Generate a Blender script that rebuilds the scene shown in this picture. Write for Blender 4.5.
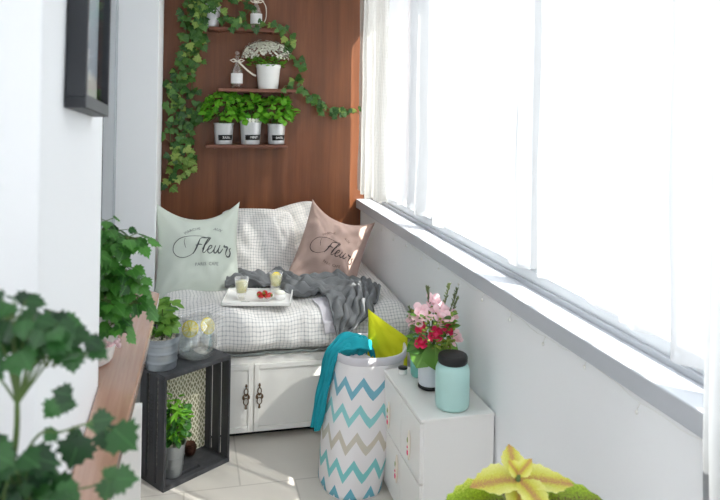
import bpy, bmesh, math, random
from mathutils import Vector, Matrix, noise, Euler
from mathutils.bvhtree import BVHTree
R = math.radians
sc = bpy.context.scene
for o in list(bpy.data.objects): bpy.data.objects.remove(o)
COL = sc.collection
random.seed(7)

# ------------------------------------------------------------------ camera
cam_d = bpy.data.cameras.new('camera'); cam = bpy.data.objects.new('camera', cam_d); COL.objects.link(cam)
cam_d.sensor_width = 36; cam_d.lens = 35.0
cam_d.shift_y = -152 / 720
cam.matrix_world = Matrix.Translation((0, 0, 1.6)) @ Matrix.Rotation(R(-13.8), 4, 'Z') @ Matrix.Rotation(R(90), 4, 'X') @ Matrix.Rotation(R(1.0), 4, 'Z')
cam_d.clip_start = 0.02
cam_d.dof.use_dof = True; cam_d.dof.focus_distance = 3.1; cam_d.dof.aperture_fstop = 6.3
sc.camera = cam
# ------------------------------------------------------------------ world, sun, exposure
w = bpy.data.worlds.new('sky'); sc.world = w; w.use_nodes = True
wn = w.node_tree; bg = wn.nodes['Background']
bg.inputs['Color'].default_value = (0.94, 0.965, 1.0, 1); bg.inputs['Strength'].default_value = 3.3
sd = bpy.data.lights.new('sun', 'SUN'); sun = bpy.data.objects.new('sun', sd); COL.objects.link(sun)
sd.energy = 13.0; sd.angle = R(0.6); sd.color = (1.0, 0.95, 0.87)
to_sun = Vector((0.62, -0.62, 0.95)).normalized()
sun.rotation_euler = to_sun.to_track_quat('Z', 'Y').to_euler(); sun.location = (4, -4, 6)
sc.view_settings.view_transform = 'Standard'; sc.view_settings.look = 'None'
sc.view_settings.gamma = 1; sc.view_settings.use_curve_mapping = False
sc.view_settings.exposure = 0.42
sc.cycles.use_denoising = True
sc.cycles.max_bounces = 12; sc.cycles.diffuse_bounces = 9; sc.cycles.transparent_max_bounces = 24
sc.cycles.sample_clamp_indirect = 6

# ------------------------------------------------------------------ material helpers
def srgb(r, g, b):
    f = lambda c: (c / 255 / 12.92) if c / 255 <= 0.04045 else ((c / 255 + 0.055) / 1.055) ** 2.4
    return (f(r), f(g), f(b), 1)
class NT:
    def __init__(s, name):
        s.m = bpy.data.materials.new(name); s.m.use_nodes = True; s.t = s.m.node_tree
        s.b = s.t.nodes['Principled BSDF']; s.out = s.t.nodes['Material Output']
    def n(s, typ, **kw):
        nd = s.t.nodes.new(typ)
        for k, v in kw.items(): setattr(nd, k, v)
        return nd
    def put(s, sock, v):
        if isinstance(v, bpy.types.NodeSocket): s.t.links.new(v, sock)
        else: sock.default_value = v
    def math(s, op, a, b=0.0, c=0.0):
        nd = s.n('ShaderNodeMath', operation=op)
        s.put(nd.inputs[0], a); s.put(nd.inputs[1], b); s.put(nd.inputs[2], c); return nd.outputs[0]
    def mix(s, f, a, b):
        nd = s.n('ShaderNodeMix', data_type='RGBA')
        s.put(nd.inputs[0], f); s.put(nd.inputs[6], a); s.put(nd.inputs[7], b); return nd.outputs[2]
    def coord(s, which='Object'):
        return s.n('ShaderNodeTexCoord').outputs[which]
    def mapping(s, vec, scale=(1, 1, 1), rot=(0, 0, 0)):
        nd = s.n('ShaderNodeMapping'); s.put(nd.inputs[0], vec); nd.inputs['Scale'].default_value = scale; nd.inputs['Rotation'].default_value = rot
        return nd.outputs[0]
    def noise(s, vec, scale=5, detail=4, rough=0.5):
        nd = s.n('ShaderNodeTexNoise'); s.put(nd.inputs['Vector'], vec); nd.inputs['Scale'].default_value = scale
        nd.inputs['Detail'].default_value = detail; nd.inputs['Roughness'].default_value = rough; return nd.outputs['Fac']
    def ramp(s, f, stops):
        nd = s.n('ShaderNodeValToRGB'); s.put(nd.inputs[0], f); e = nd.color_ramp.elements
        e[0].position, e[0].color = stops[0]; e[1].position, e[1].color = stops[-1]
        for p, c in stops[1:-1]:
            x = e.new(p); x.color = c
        return nd.outputs[0]
    def bump(s, h, strength=0.3, dist=0.01):
        nd = s.n('ShaderNodeBump'); s.put(nd.inputs['Height'], h); nd.inputs['Strength'].default_value = strength
        nd.inputs['Distance'].default_value = dist; s.t.links.new(nd.outputs[0], s.b.inputs['Normal'])
    def set(s, **kw):
        for k, v in kw.items(): s.put(s.b.inputs[k.replace('_', ' ')], v)
        return s
def plain(name, col, rough=0.6, metal=0.0, var=0.06, nscale=8, bump=0.0, bscale=60, spec=0.5):
    m = NT(name); co = m.coord()
    f = m.noise(co, nscale, 3)
    c2 = tuple(min(1, c * (1 - var * 2)) for c in col[:3]) + (1,)
    m.set(Base_Color=m.mix(f, c2, col), Roughness=rough, Metallic=metal)
    m.b.inputs['Specular IOR Level'].default_value = spec
    if bump: m.bump(m.noise(co, bscale, 4), bump, 0.004)
    return m.m
def glassy(name, tint=(1, 1, 1, 1), base=0.07, edge=0.6):
    m = NT(name)
    t = m.n('ShaderNodeBsdfTransparent'); t.inputs[0].default_value = tint
    g = m.n('ShaderNodeBsdfGlossy'); g.inputs['Roughness'].default_value = 0.03; g.inputs[0].default_value = (1, 1, 1, 1)
    lw = m.n('ShaderNodeLayerWeight'); lw.inputs[0].default_value = 0.35
    f = m.math('ADD', m.math('MULTIPLY', lw.outputs['Facing'], edge), base)
    mx = m.n('ShaderNodeMixShader'); m.put(mx.inputs[0], f); m.t.links.new(t.outputs[0], mx.inputs[1]); m.t.links.new(g.outputs[0], mx.inputs[2])
    m.t.links.new(mx.outputs[0], m.out.inputs[0]); return m.m
def sheer(name, col, trans=0.35, grid=False):
    m = NT(name)
    t = m.n('ShaderNodeBsdfTransparent'); tl = m.n('ShaderNodeBsdfTranslucent'); d = m.n('ShaderNodeBsdfDiffuse')
    tl.inputs[0].default_value = col; d.inputs[0].default_value = col
    a = m.n('ShaderNodeMixShader'); a.inputs[0].default_value = 0.35
    m.t.links.new(tl.outputs[0], a.inputs[1]); m.t.links.new(d.outputs[0], a.inputs[2])
    b = m.n('ShaderNodeMixShader')
    if grid:
        sep = m.n('ShaderNodeSeparateXYZ'); m.put(sep.inputs[0], m.coord('UV'))
        gx = m.math('PINGPONG', sep.outputs[0], 0.004); gy = m.math('PINGPONG', sep.outputs[1], 0.004)
        f = m.math('MULTIPLY', m.math('GREATER_THAN', gx, 0.0018), m.math('GREATER_THAN', gy, 0.0018))
        m.put(b.inputs[0], m.math('SUBTRACT', 1.0, m.math('MULTIPLY', f, trans)))
    else:
        lw = m.n('ShaderNodeLayerWeight'); lw.inputs[0].default_value = 0.3
        f = m.math('SUBTRACT', trans, m.math('MULTIPLY', lw.outputs['Facing'], trans * 0.8))
        nz = m.noise(m.mapping(m.coord(), (1, 6, 0.3)), 4, 2)
        m.put(b.inputs[0], m.math('SUBTRACT', 1.0, m.math('MULTIPLY', f, m.math('ADD', nz, 0.5))))
    m.t.links.new(t.outputs[0], b.inputs[1]); m.t.links.new(a.outputs[0], b.inputs[2])
    m.t.links.new(b.outputs[0], m.out.inputs[0]); return m.m
def leafmat(name, c1, c2, rough=0.45, transl=0.35, edge=None):
    m = NT(name)
    geo = m.n('ShaderNodeNewGeometry')
    col = m.mix(geo.outputs['Random Per Island'], c1, c2)
    sep = m.n('ShaderNodeSeparateXYZ'); m.put(sep.inputs[0], m.coord('UV'))
    vein = m.math('LESS_THAN', m.math('ABSOLUTE', m.math('SUBTRACT', sep.outputs[0], 0.5)), 0.02)
    lite = tuple(min(1, c * 1.35 + 0.02) for c in c2[:3]) + (1,)
    col = m.mix(m.math('MULTIPLY', vein, 0.5), col, lite)
    if edge: col = edge(m, sep, col)
    m.set(Base_Color=col, Roughness=rough)
    tl = m.n('ShaderNodeBsdfTranslucent'); m.put(tl.inputs[0], col)
    mx = m.n('ShaderNodeMixShader'); mx.inputs[0].default_value = transl
    m.t.links.new(m.b.outputs[0], mx.inputs[1]); m.t.links.new(tl.outputs[0], mx.inputs[2]); m.t.links.new(mx.outputs[0], m.out.inputs[0])
    return m.m
def woodmat(name, dark, mid, light, axis='Z', scale=1.0, rough=0.5, planks=0, coat=0.0):
    m = NT(name); co = m.coord()
    st = {'Z': (1, 1, 0.045), 'Y': (1, 0.045, 1), 'X': (0.045, 1, 1)}[axis]
    v = m.mapping(co, tuple(s * scale for s in st))
    warp = m.noise(v, 14, 6, 0.62)
    fine = m.noise(v, 110, 3, 0.7)
    c = m.ramp(warp, [(0.25, dark), (0.5, mid), (0.78, light)])
    c = m.mix(m.math('MULTIPLY', m.math('SUBTRACT', 0.62, fine), 0.9), c, dark)
    if planks:
        sep = m.n('ShaderNodeSeparateXYZ'); m.put(sep.inputs[0], co)
        p = m.math('DIVIDE', sep.outputs[0], planks)
        wn_ = m.n('ShaderNodeTexWhiteNoise', noise_dimensions='1D'); m.put(wn_.inputs['W'], m.math('FLOOR', p))
        c = m.mix(m.math('MULTIPLY', wn_.outputs[0], 0.22), c, light)
        seam = m.math('LESS_THAN', m.math('PINGPONG', p, 0.5), 0.004)
        c = m.mix(m.math('MULTIPLY', seam, 0.5), c, dark)
    m.set(Base_Color=c, Roughness=rough); m.b.inputs['Coat Weight'].default_value = coat
    m.bump(fine, 0.12, 0.002)
    return m.m
def gingham(name, base, line, step=0.018, frac=0.3, second=0.35, rough=0.9, warm=None):
    m = NT(name)
    sep = m.n('ShaderNodeSeparateXYZ'); m.put(sep.inputs[0], m.coord('UV'))
    nz = m.noise(m.coord('UV'), 7, 4)
    def ln(s, p, wd):
        return m.math('LESS_THAN', m.math('PINGPONG', m.math('ADD', s, m.math('MULTIPLY', nz, 0.03)), p / 2), wd)
    a = ln(sep.outputs[0], step, step * frac / 2); b = ln(sep.outputs[1], step, step * frac / 2)
    f = m.math('MULTIPLY', m.math('ADD', a, b), 0.5)
    brk = m.noise(m.coord('UV'), 70, 2)
    f = m.math('MULTIPLY', f, m.math('ADD', m.math('MULTIPLY', brk, 1.1), second))
    m.set(Base_Color=m.mix(f, base, line), Roughness=rough)
    m.b.inputs['Sheen Weight'].default_value = 0.2
    m.bump(m.noise(m.coord('UV'), 60, 4), 0.25, 0.004)
    return m.m

M = {}
M['wall'] = plain('wall_paint_white', srgb(243, 244, 245), 0.75, var=0.012, nscale=2)
M['wall_low'] = plain('parapet_paint_white', srgb(243, 245, 247), 0.7, var=0.02, nscale=3, bump=0.05)
M['sill'] = plain('sill_grey_coating', srgb(186, 190, 196), 0.42, var=0.03, nscale=10, bump=0.05)
M['frame'] = plain('window_frame_white', srgb(226, 230, 234), 0.35, var=0.02)
M['alu'] = plain('grey_aluminium', srgb(176, 181, 186), 0.4, 0.3, 0.03)
M['panel'] = woodmat('brown_veneer_panel', srgb(78, 40, 18), srgb(114, 64, 34), srgb(134, 82, 46), 'Z', 1.0, 0.45, planks=0.155)
M['shelf'] = woodmat('brown_shelf_wood', srgb(92, 52, 36), srgb(122, 74, 54), srgb(136, 86, 66), 'X', 1.2, 0.5)
M['table'] = woodmat('pinkish_varnished_board', srgb(150, 108, 88), srgb(184, 144, 122), srgb(200, 162, 142), 'Y', 1.2, 0.22, coat=0.5)
M['crate'] = woodmat('black_grey_stained_wood', srgb(44, 45, 48), srgb(62, 63, 67), srgb(84, 85, 90), 'Z', 1.2, 0.65)
M['white'] = plain('white_lacquer', srgb(240, 239, 236), 0.35, var=0.015, nscale=3)
M['white_cab'] = plain('white_painted_cabinet', srgb(238, 237, 233), 0.42, var=0.02, nscale=4)
M['dark'] = plain('dark_gap', srgb(30, 30, 32), 0.9)  # near-black, also paints shade under the bench and in the crate hole
M['black'] = plain('black_frame_paint', srgb(34, 37, 43), 0.5, var=0.05)
M['grey_frame'] = plain('grey_frame_face', srgb(96, 99, 106), 0.35, var=0.03)
M['bronze'] = plain('aged_bronze', srgb(120, 98, 78), 0.35, 0.85, 0.2, 60)
M['zinc'] = plain('brushed_zinc', srgb(222, 224, 227), 0.32, 0.35, 0.04, 25, 0.08)
M['zinc_blue'] = plain('blue_grey_zinc', srgb(172, 180, 188), 0.3, 0.7, 0.1, 25, 0.08)
M['zinc_dull'] = plain('dull_zinc', srgb(166, 171, 173), 0.35, 0.65, 0.18, 18, 0.08)
M['plate'] = plain('black_label', srgb(24, 26, 30), 0.5)
M['ceramic'] = plain('white_ceramic', srgb(240, 240, 238), 0.25, var=0.01)
M['soil'] = plain('dark_soil', srgb(52, 38, 28), 0.95, var=0.3, nscale=60, bump=0.6)
M['pebble'] = plain('pale_pebbles', srgb(214, 206, 190), 0.8, var=0.2, nscale=80)
M['stem'] = plain('green_stem', srgb(92, 118, 58), 0.6, var=0.15)
M['stem_brown'] = plain('brown_stem', srgb(96, 76, 48), 0.7, var=0.2)
M['mint'] = plain('mint_cotton', srgb(214, 222, 211), 0.9, var=0.03, nscale=4, bump=0.15, bscale=300)
M['pink'] = plain('dusty_pink_cotton', srgb(188, 162, 152), 0.9, var=0.05, nscale=4, bump=0.15, bscale=300)
M['yellow'] = plain('lemon_yellow_cotton', srgb(216, 218, 22), 0.85, var=0.05, nscale=6, bump=0.15, bscale=250)
M['teal'] = plain('teal_fleece', srgb(22, 160, 176), 0.95, var=0.12, nscale=20, bump=0.4, bscale=160)
M['grey_knit'] = plain('grey_knit', srgb(126, 129, 132), 0.95, var=0.14, nscale=26, bump=0.6, bscale=190)
M['check'] = gingham('white_grey_check', srgb(234, 232, 229), srgb(134, 138, 146), 0.0165, 0.28, 0.10)
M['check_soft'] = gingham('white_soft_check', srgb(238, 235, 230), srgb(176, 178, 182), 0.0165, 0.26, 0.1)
M['ink_grey'] = plain('grey_print_ink', srgb(70, 76, 78), 0.8)
M['ink_dark'] = plain('dark_print_ink', srgb(60, 48, 50), 0.8)
M['ink_pale'] = plain('pale_print_ink', srgb(122, 130, 128), 0.8)
M['ink_brown'] = plain('faded_brown_ink', srgb(112, 90, 86), 0.8)
M['aqua'] = plain('aqua_enamel', srgb(182, 221, 216), 0.3, var=0.02)
M['teal_cer'] = plain('sea_green_ceramic', srgb(120, 188, 178), 0.3, var=0.04)
M['grey_cer'] = plain('pale_grey_ceramic', srgb(214, 220, 228), 0.3, var=0.03)
M['lid'] = plain('black_lid_plastic', srgb(22, 22, 25), 0.45)
M['red'] = plain('strawberry_red', srgb(190, 22, 28), 0.3, var=0.15, nscale=60)
M['rose'] = plain('crimson_rose_petal', srgb(244, 72, 128), 0.6, var=0.05, nscale=80)
M['blush'] = plain('blush_petal', srgb(250, 216, 222), 0.65, var=0.03, nscale=80)
M['petal_white'] = plain('white_petal', srgb(240, 240, 228), 0.7, var=0.03)
M['bud'] = plain('green_berry', srgb(150, 172, 70), 0.6, var=0.2, nscale=60)
M['lemon'] = plain('lemon_peel', srgb(250, 228, 40), 0.4)
M['lemon_flesh'] = plain('lemon_flesh', srgb(252, 246, 190), 0.4, var=0.1, nscale=60)
M['lemonade'] = plain('cloudy_lemonade', srgb(236, 232, 160), 0.2, var=0.03)
M['ribbon'] = plain('cream_ribbon', srgb(240, 232, 218), 0.6)
M['paper'] = plain('white_paper_label', srgb(240, 240, 240), 0.7, var=0.02)
M['brown_cone'] = plain('pine_cone_brown', srgb(92, 54, 38), 0.8, var=0.3, nscale=60)
M['bulb'] = plain('clear_fairy_bulb', srgb(250, 250, 245), 0.15)
M['glass'] = glassy('clear_glass')
M['glass_win'] = glassy('window_glass', (0.97, 0.985, 0.99, 1), 0.02, 0.3)
M['picture_glass'] = glassy('picture_glass', (1, 1, 1, 1), 0.0, 0.12)
M['water'] = glassy('water', (0.90, 0.93, 0.93, 1), 0.06)
M['linen'] = sheer('open_weave_linen', (0.50, 0.485, 0.45, 1), 0.32, grid=True)
M['sheer'] = sheer('white_voile', (0.495, 0.497, 0.502, 1), 0.14)
M['sheer_thick'] = sheer('white_voile_doubled', (0.36, 0.37, 0.38, 1), 0.04)
M['terracotta'] = plain('terracotta', srgb(176, 106, 76), 0.8, var=0.1)
# floor tiles
def floor_mat():
    m = NT('greige_floor_tile'); co = m.coord()
    mp = m.mapping(co); mp.node.inputs['Location'].default_value = (-0.01, -0.20, 0)
    br = m.n('ShaderNodeTexBrick'); m.put(br.inputs['Vector'], mp); br.offset = 0.5
    br.inputs['Scale'].default_value = 1; br.inputs['Brick Width'].default_value = 0.45; br.inputs['Row Height'].default_value = 0.45
    br.inputs['Mortar Size'].default_value = 0.004; br.inputs['Mortar Smooth'].default_value = 0.2
    br.inputs['Color1'].default_value = srgb(212, 206, 198); br.inputs['Color2'].default_value = srgb(205, 200, 192); br.inputs['Mortar'].default_value = srgb(182, 176, 168)
    nz = m.noise(m.mapping(co, (1, 3, 1)), 6, 5)
    c = m.mix(m.math('MULTIPLY', nz, 0.35), br.outputs['Color'], srgb(224, 218, 210))
    m.set(Base_Color=c, Roughness=0.45); return m.m
M['floor'] = floor_mat()
def lining_mat():
    m = NT('leaf_patterned_paper'); co = m.coord('UV')
    v = m.mapping(co, (1, 1, 1), (0, 0, 0.78))
    wv = m.n('ShaderNodeTexWave', wave_type='RINGS', rings_direction='SPHERICAL'); 
    vo = m.n('ShaderNodeTexVoronoi', feature='DISTANCE_TO_EDGE'); m.put(vo.inputs['Vector'], m.mapping(co, (1, 0.55, 1), (0, 0, 0.7))); vo.inputs['Scale'].default_value = 75; vo.inputs['Randomness'].default_value = 0.35
    f = m.math('GREATER_THAN', vo.outputs['Distance'], 0.16)
    m.set(Base_Color=m.mix(f, srgb(232, 228, 208), srgb(146, 146, 112)), Roughness=0.8); return m.m
M['lining'] = lining_mat()
def chevron_mat():
    m = NT('chevron_canvas'); sep = m.n('ShaderNodeSeparateXYZ'); m.put(sep.inputs[0], m.coord('UV'))
    tri = m.math('PINGPONG', m.math('MULTIPLY', sep.outputs[0], 12.0), 0.5)   # 0..0.5
    z = m.math('SUBTRACT', sep.outputs[1], m.math('MULTIPLY', tri, 0.108))
    row = m.math('DIVIDE', m.math('ADD', z, 0.079), 0.100)
    fr = m.math('FRACT', row); idx = m.math('FLOOR', row)
    band = m.math('MULTIPLY', m.math('GREATER_THAN', fr, 0.34), m.math('LESS_THAN', fr, 0.68))
    cols = [srgb(92, 170, 192), srgb(118, 198, 198), srgb(208, 192, 174), srgb(138, 206, 206), srgb(110, 172, 194), srgb(98, 164, 188), srgb(98, 164, 188)]
    rp = m.n('ShaderNodeValToRGB'); rp.color_ramp.interpolation = 'CONSTANT'
    m.put(rp.inputs[0], m.math('DIVIDE', m.math('ADD', idx, 1.2), 7.0)); e = rp.color_ramp.elements
    e[0].position = 0; e[0].color = cols[0]; e[1].position = 1 / 7; e[1].color = cols[0]
    for i in range(1, 6):
        x = e.new((i + 1) / 7); x.color = cols[i]
    nz = m.noise(m.coord(), 40, 2)
    col = m.mix(m.math('MULTIPLY', nz, 0.35), rp.outputs[0], srgb(160, 200, 205))
    limit = m.math('MULTIPLY', band, m.math('LESS_THAN', idx, 4.5))
    m.set(Base_Color=m.mix(limit, srgb(232, 229, 230), col), Roughness=0.9)
    m.bump(m.noise(m.coord(), 200, 2), 0.1, 0.002); return m.m
M['chevron'] = chevron_mat()
M['rim_cloth'] = plain('pale_grey_canvas', srgb(216, 213, 220), 0.9, var=0.03, bump=0.2, bscale=120)
# leaves
M['ivy'] = leafmat('ivy_leaf', srgb(40, 82, 34), srgb(92, 140, 60), 0.42, 0.25)
M['ivy_lite'] = leafmat('young_ivy_leaf', srgb(98, 140, 56), srgb(168, 190, 96), 0.45, 0.3)
M['basil'] = leafmat('basil_leaf', srgb(70, 146, 30), srgb(140, 208, 62), 0.38, 0.35)
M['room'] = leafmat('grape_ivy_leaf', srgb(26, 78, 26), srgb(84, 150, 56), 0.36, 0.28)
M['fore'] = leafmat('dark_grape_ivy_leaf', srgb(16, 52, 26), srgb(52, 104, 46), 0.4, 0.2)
M['small'] = leafmat('fresh_small_leaf', srgb(62, 122, 40), srgb(130, 176, 74), 0.4, 0.3)
M['bouq_leaf'] = leafmat('broad_green_leaf', srgb(70, 122, 44), srgb(120, 168, 70), 0.4, 0.3)
def coleus_edge(m, sep, col):
    d = m.math('ABSOLUTE', m.math('SUBTRACT', sep.outputs[0], 0.5))
    nz = m.noise(m.mapping(m.coord('UV'), (6, 6, 6)), 5, 4, 0.7)
    f = m.math('ADD', m.math('MULTIPLY', d, 2.2), m.math('MULTIPLY', m.math('SUBTRACT', nz, 0.5), 1.2))
    return m.ramp(f, [(0.0, srgb(196, 142, 96)), (0.14, srgb(206, 176, 84)), (0.30, srgb(216, 214, 84)), (0.8, srgb(236, 234, 146))])
def coleus_edge2(m, sep, col):
    d = m.math('ABSOLUTE', m.math('SUBTRACT', sep.outputs[0], 0.5))
    nz = m.noise(m.mapping(m.coord('UV'), (6, 6, 6)), 6, 4, 0.7)
    f = m.math('ADD', m.math('MULTIPLY', d, 2.0), m.math('MULTIPLY', m.math('SUBTRACT', nz, 0.5), 1.4))
    return m.ramp(f, [(0.02, srgb(92, 66, 36)), (0.14, srgb(116, 134, 28)), (0.5, srgb(150, 184, 34)), (0.85, srgb(228, 232, 110))])
M['coleus'] = leafmat('yellow_coleus_leaf', srgb(200, 200, 50), srgb(220, 220, 90), 0.5, 0.4, coleus_edge)
M['coleus2'] = leafmat('green_coleus_leaf', srgb(150, 180, 40), srgb(160, 190, 50), 0.5, 0.4, coleus_edge2)

# ------------------------------------------------------------------ mesh helpers
class MB:
    def __init__(s): s.v = []; s.f = []; s.uv = {}
    def add(s, vs, fs, uvs=None):
        n = len(s.v); s.v += [Vector(v) for v in vs]
        for f in fs:
            if uvs: s.uv[len(s.f)] = [uvs[i] for i in f]
            s.f.append([n + i for i in f])
        return s
    def box(s, lo, hi, mat=None):
        x0, y0, z0 = lo; x1, y1, z1 = hi
        vs = [Vector((x, y, z)) for z in (z0, z1) for y in (y0, y1) for x in (x0, x1)]
        if mat: vs = [mat @ v for v in vs]
        return s.add(vs, [(0, 2, 3, 1), (4, 5, 7, 6), (0, 1, 5, 4), (2, 6, 7, 3), (0, 4, 6, 2), (1, 3, 7, 5)])
    def tube(s, pts, r, n=8, cap=True):
        pts = [Vector(p) for p in pts]; vs = []; fs = []; up = None
        for i, p in enumerate(pts):
            t = (pts[min(i + 1, len(pts) - 1)] - pts[max(i - 1, 0)])
            t = t.normalized() if t.length > 1e-9 else Vector((0, 0, 1))
            a = t.orthogonal().normalized() if up is None else (up - t * up.dot(t)).normalized()
            up = a; b = t.cross(a); rr = r(i / (len(pts) - 1)) if callable(r) else r
            vs += [p + (a * math.cos(2 * math.pi * k / n) + b * math.sin(2 * math.pi * k / n)) * rr for k in range(n)]
        for i in range(len(pts) - 1):
            for k in range(n): fs.append((i * n + k, i * n + (k + 1) % n, (i + 1) * n + (k + 1) % n, (i + 1) * n + k))
        if cap: fs += [tuple(range(n))[::-1], tuple((len(pts) - 1) * n + k for k in range(n))]
        return s.add(vs, fs)
    def lathe(s, prof, c=(0, 0, 0), n=32, close=False, uv=False, wob=None):
        vs = []; fs = []; uvs = []
        for j, (r, z) in enumerate(prof):
            for k in range(n + (1 if uv else 0)):
                a = 2 * math.pi * k / n
                p = Vector((r * math.cos(a), r * math.sin(a), z))
                if wob: p = wob(p, a)
                vs.append(p + Vector(c)); uvs.append((k / n, z))
        m_ = n + (1 if uv else 0)
        for j in range(len(prof) - 1):
            for k in range(n):
                k2 = k + 1 if uv else (k + 1) % n
                fs.append((j * m_ + k, j * m_ + k2, (j + 1) * m_ + k2, (j + 1) * m_ + k))
        return s.add(vs, fs, uvs if uv else None)
    def ball(s, c, r, nu=10, nv=6, sq=(1, 1, 1)):
        vs = []; fs = []
        for j in range(nv + 1):
            t = math.pi * j / nv
            for k in range(nu):
                a = 2 * math.pi * k / nu
                vs.append(Vector(c) + Vector((r * sq[0] * math.sin(t) * math.cos(a), r * sq[1] * math.sin(t) * math.sin(a), r * sq[2] * math.cos(t))))
        for j in range(nv):
            for k in range(nu): fs.append((j * nu + k, (j + 1) * nu + k, (j + 1) * nu + (k + 1) % nu, j * nu + (k + 1) % nu))
        return s.add(vs, fs)
    def grid(s, fn, nu, nv, uvf=None, wrap=False):
        vs = []; fs = []; uvs = []
        for j in range(nv + 1):
            for i in range(nu + 1):
                a, b = i / nu, j / nv; vs.append(fn(a, b)); uvs.append(uvf(a, b) if uvf else (a, b))
        for j in range(nv):
            for i in range(nu):
                q = j * (nu + 1) + i; fs.append((q, q + 1, q + nu + 2, q + nu + 1))
        return s.add(vs, fs, uvs)
    def mesh(s, name):
        me = bpy.data.meshes.new(name); me.from_pydata([tuple(v) for v in s.v], [], s.f)
        if s.uv:
            ul = me.uv_layers.new(name='UVMap')
            for pi, poly in enumerate(me.polygons):
                if pi in s.uv:
                    for li, uvc in zip(poly.loop_indices, s.uv[pi]): ul.data[li].uv = uvc
        me.update(); return me
    def build(s, name, mat, parent=None, smooth=False, bevel=0.0, solid=0.0, offset=-1, seg=2, fix=True, sub=0):
        me = s.mesh(name); me.materials.append(mat)
        if fix:
            bm = bmesh.new(); bm.from_mesh(me)
            if smooth and not s.uv: bmesh.ops.remove_doubles(bm, verts=bm.verts, dist=1e-6)
            bmesh.ops.recalc_face_normals(bm, faces=bm.faces); bm.to_mesh(me); bm.free()
        o = bpy.data.objects.new(name, me); COL.objects.link(o)
        if smooth:
            for p in me.polygons: p.use_smooth = True
        if solid:
            md = o.modifiers.new('solid', 'SOLIDIFY'); md.thickness = solid; md.offset = offset
        if bevel:
            md = o.modifiers.new('bevel', 'BEVEL'); md.width = bevel; md.segments = seg; md.limit_method = 'ANGLE'
        if sub:
            md = o.modifiers.new('sub', 'SUBSURF'); md.levels = sub; md.render_levels = sub
        if parent: o.parent = parent
        return o
def tag(o, label=None, cat=None, group=None, kind=None):
    if label: o['label'] = label
    if cat: o['category'] = cat
    if group: o['group'] = group
    if kind: o['kind'] = kind
    return o
def empty(name, loc=(0, 0, 0), rz=0.0, label=None, cat=None, group=None):
    o = bpy.data.objects.new(name, None); COL.objects.link(o); o.location = loc; o.rotation_euler = (0, 0, rz)
    o.empty_display_size = 0.05
    return tag(o, label, cat, group)
def copy_tree(o, parent=None):
    c = o.copy(); COL.objects.link(c)
    c.parent = parent
    for ch in list(o.children): copy_tree(ch, c)
    return c
def struct(mb, name, mat, label, cat=None, **kw):
    return tag(mb.build(name, mat, **kw), label, cat, kind='structure')
def fbm(p, sc_=1.0): return noise.noise(Vector(p) * sc_)
def smooth_path(pts, n=8):
    pts = [Vector(p) for p in pts]; out = []
    for i in range(len(pts) - 1):
        p0 = pts[max(i - 1, 0)]; p1 = pts[i]; p2 = pts[i + 1]; p3 = pts[min(i + 2, len(pts) - 1)]
        for k in range(n):
            t = k / n
            out.append(0.5 * ((2 * p1) + (p2 - p0) * t + (2 * p0 - 5 * p1 + 4 * p2 - p3) * t * t + (3 * p1 - p0 - 3 * p2 + p3) * t ** 3))
    out.append(pts[-1]); return out

# leaf outlines: right half from base to tip (x, y), y along the leaf 0..1
OUT = {
 'oval': [(0.0, 0), (0.22, 0.12), (0.34, 0.35), (0.33, 0.58), (0.2, 0.82), (0, 1)],
 'ivy': [(0.0, 0.12), (0.2, 0.0), (0.42, 0.08), (0.62, 0.3), (0.34, 0.42), (0.44, 0.62), (0.2, 0.68), (0, 1.0)],
 'maple': [(0.0, 0.08), (0.16, 0.0), (0.34, 0.04), (0.3, 0.16), (0.52, 0.26), (0.4, 0.38), (0.48, 0.54), (0.28, 0.56), (0.26, 0.74), (0.12, 0.78), (0, 1.0)],
 'coleus': [(0.0, 0.0), (0.16, 0.03), (0.22, 0.1), (0.3, 0.13), (0.32, 0.22), (0.38, 0.28), (0.36, 0.37), (0.4, 0.44), (0.35, 0.52), (0.36, 0.6), (0.28, 0.67), (0.27, 0.75), (0.17, 0.82), (0.12, 0.9), (0, 1.0)],
 'lance': [(0.0, 0), (0.1, 0.15), (0.14, 0.4), (0.11, 0.7), (0, 1)],
 'petal': [(0.0, 0), (0.16, 0.2), (0.3, 0.55), (0.24, 0.85), (0, 1)],
}
def leaf(mb, p, d, nrm, size, kind='oval', fold=0.25, curl=0.35, width=1.0, wav=0.0):
    d = Vector(d).normalized(); nrm = Vector(nrm)
    nrm = (nrm - d * nrm.dot(d)); nrm = nrm.normalized() if nrm.length > 1e-4 else d.orthogonal().normalized()
    side = d.cross(nrm); h = OUT[kind]; n = len(h); vs = []; uvs = []
    def pt(x, y):
        z = fold * abs(x) - curl * y * y * 0.6 - curl * x * x * 0.8 + (wav * math.sin(9 * y + 5) * abs(x) if wav else 0)
        return Vector(p) + (side * (x * width) + d * y + nrm * z) * size
    for x, y in h:                                   # right rim, mid rib, left rim, inner rings give real curvature
        for q in (-1, -0.5, 0, 0.5, 1):
            yy = y if q else y
            vs.append(pt(x * q, yy)); uvs.append((0.5 + x * q, y))
    fs = []
    for i in range(n - 1):
        for q in range(4):
            a = i * 5 + q; fs.append((a, a + 1, a + 6, a + 5))
    mb.add(vs, fs, uvs)
def rv(a=1.0): return Vector((random.uniform(-a, a), random.uniform(-a, a), random.uniform(-a, a)))

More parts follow.
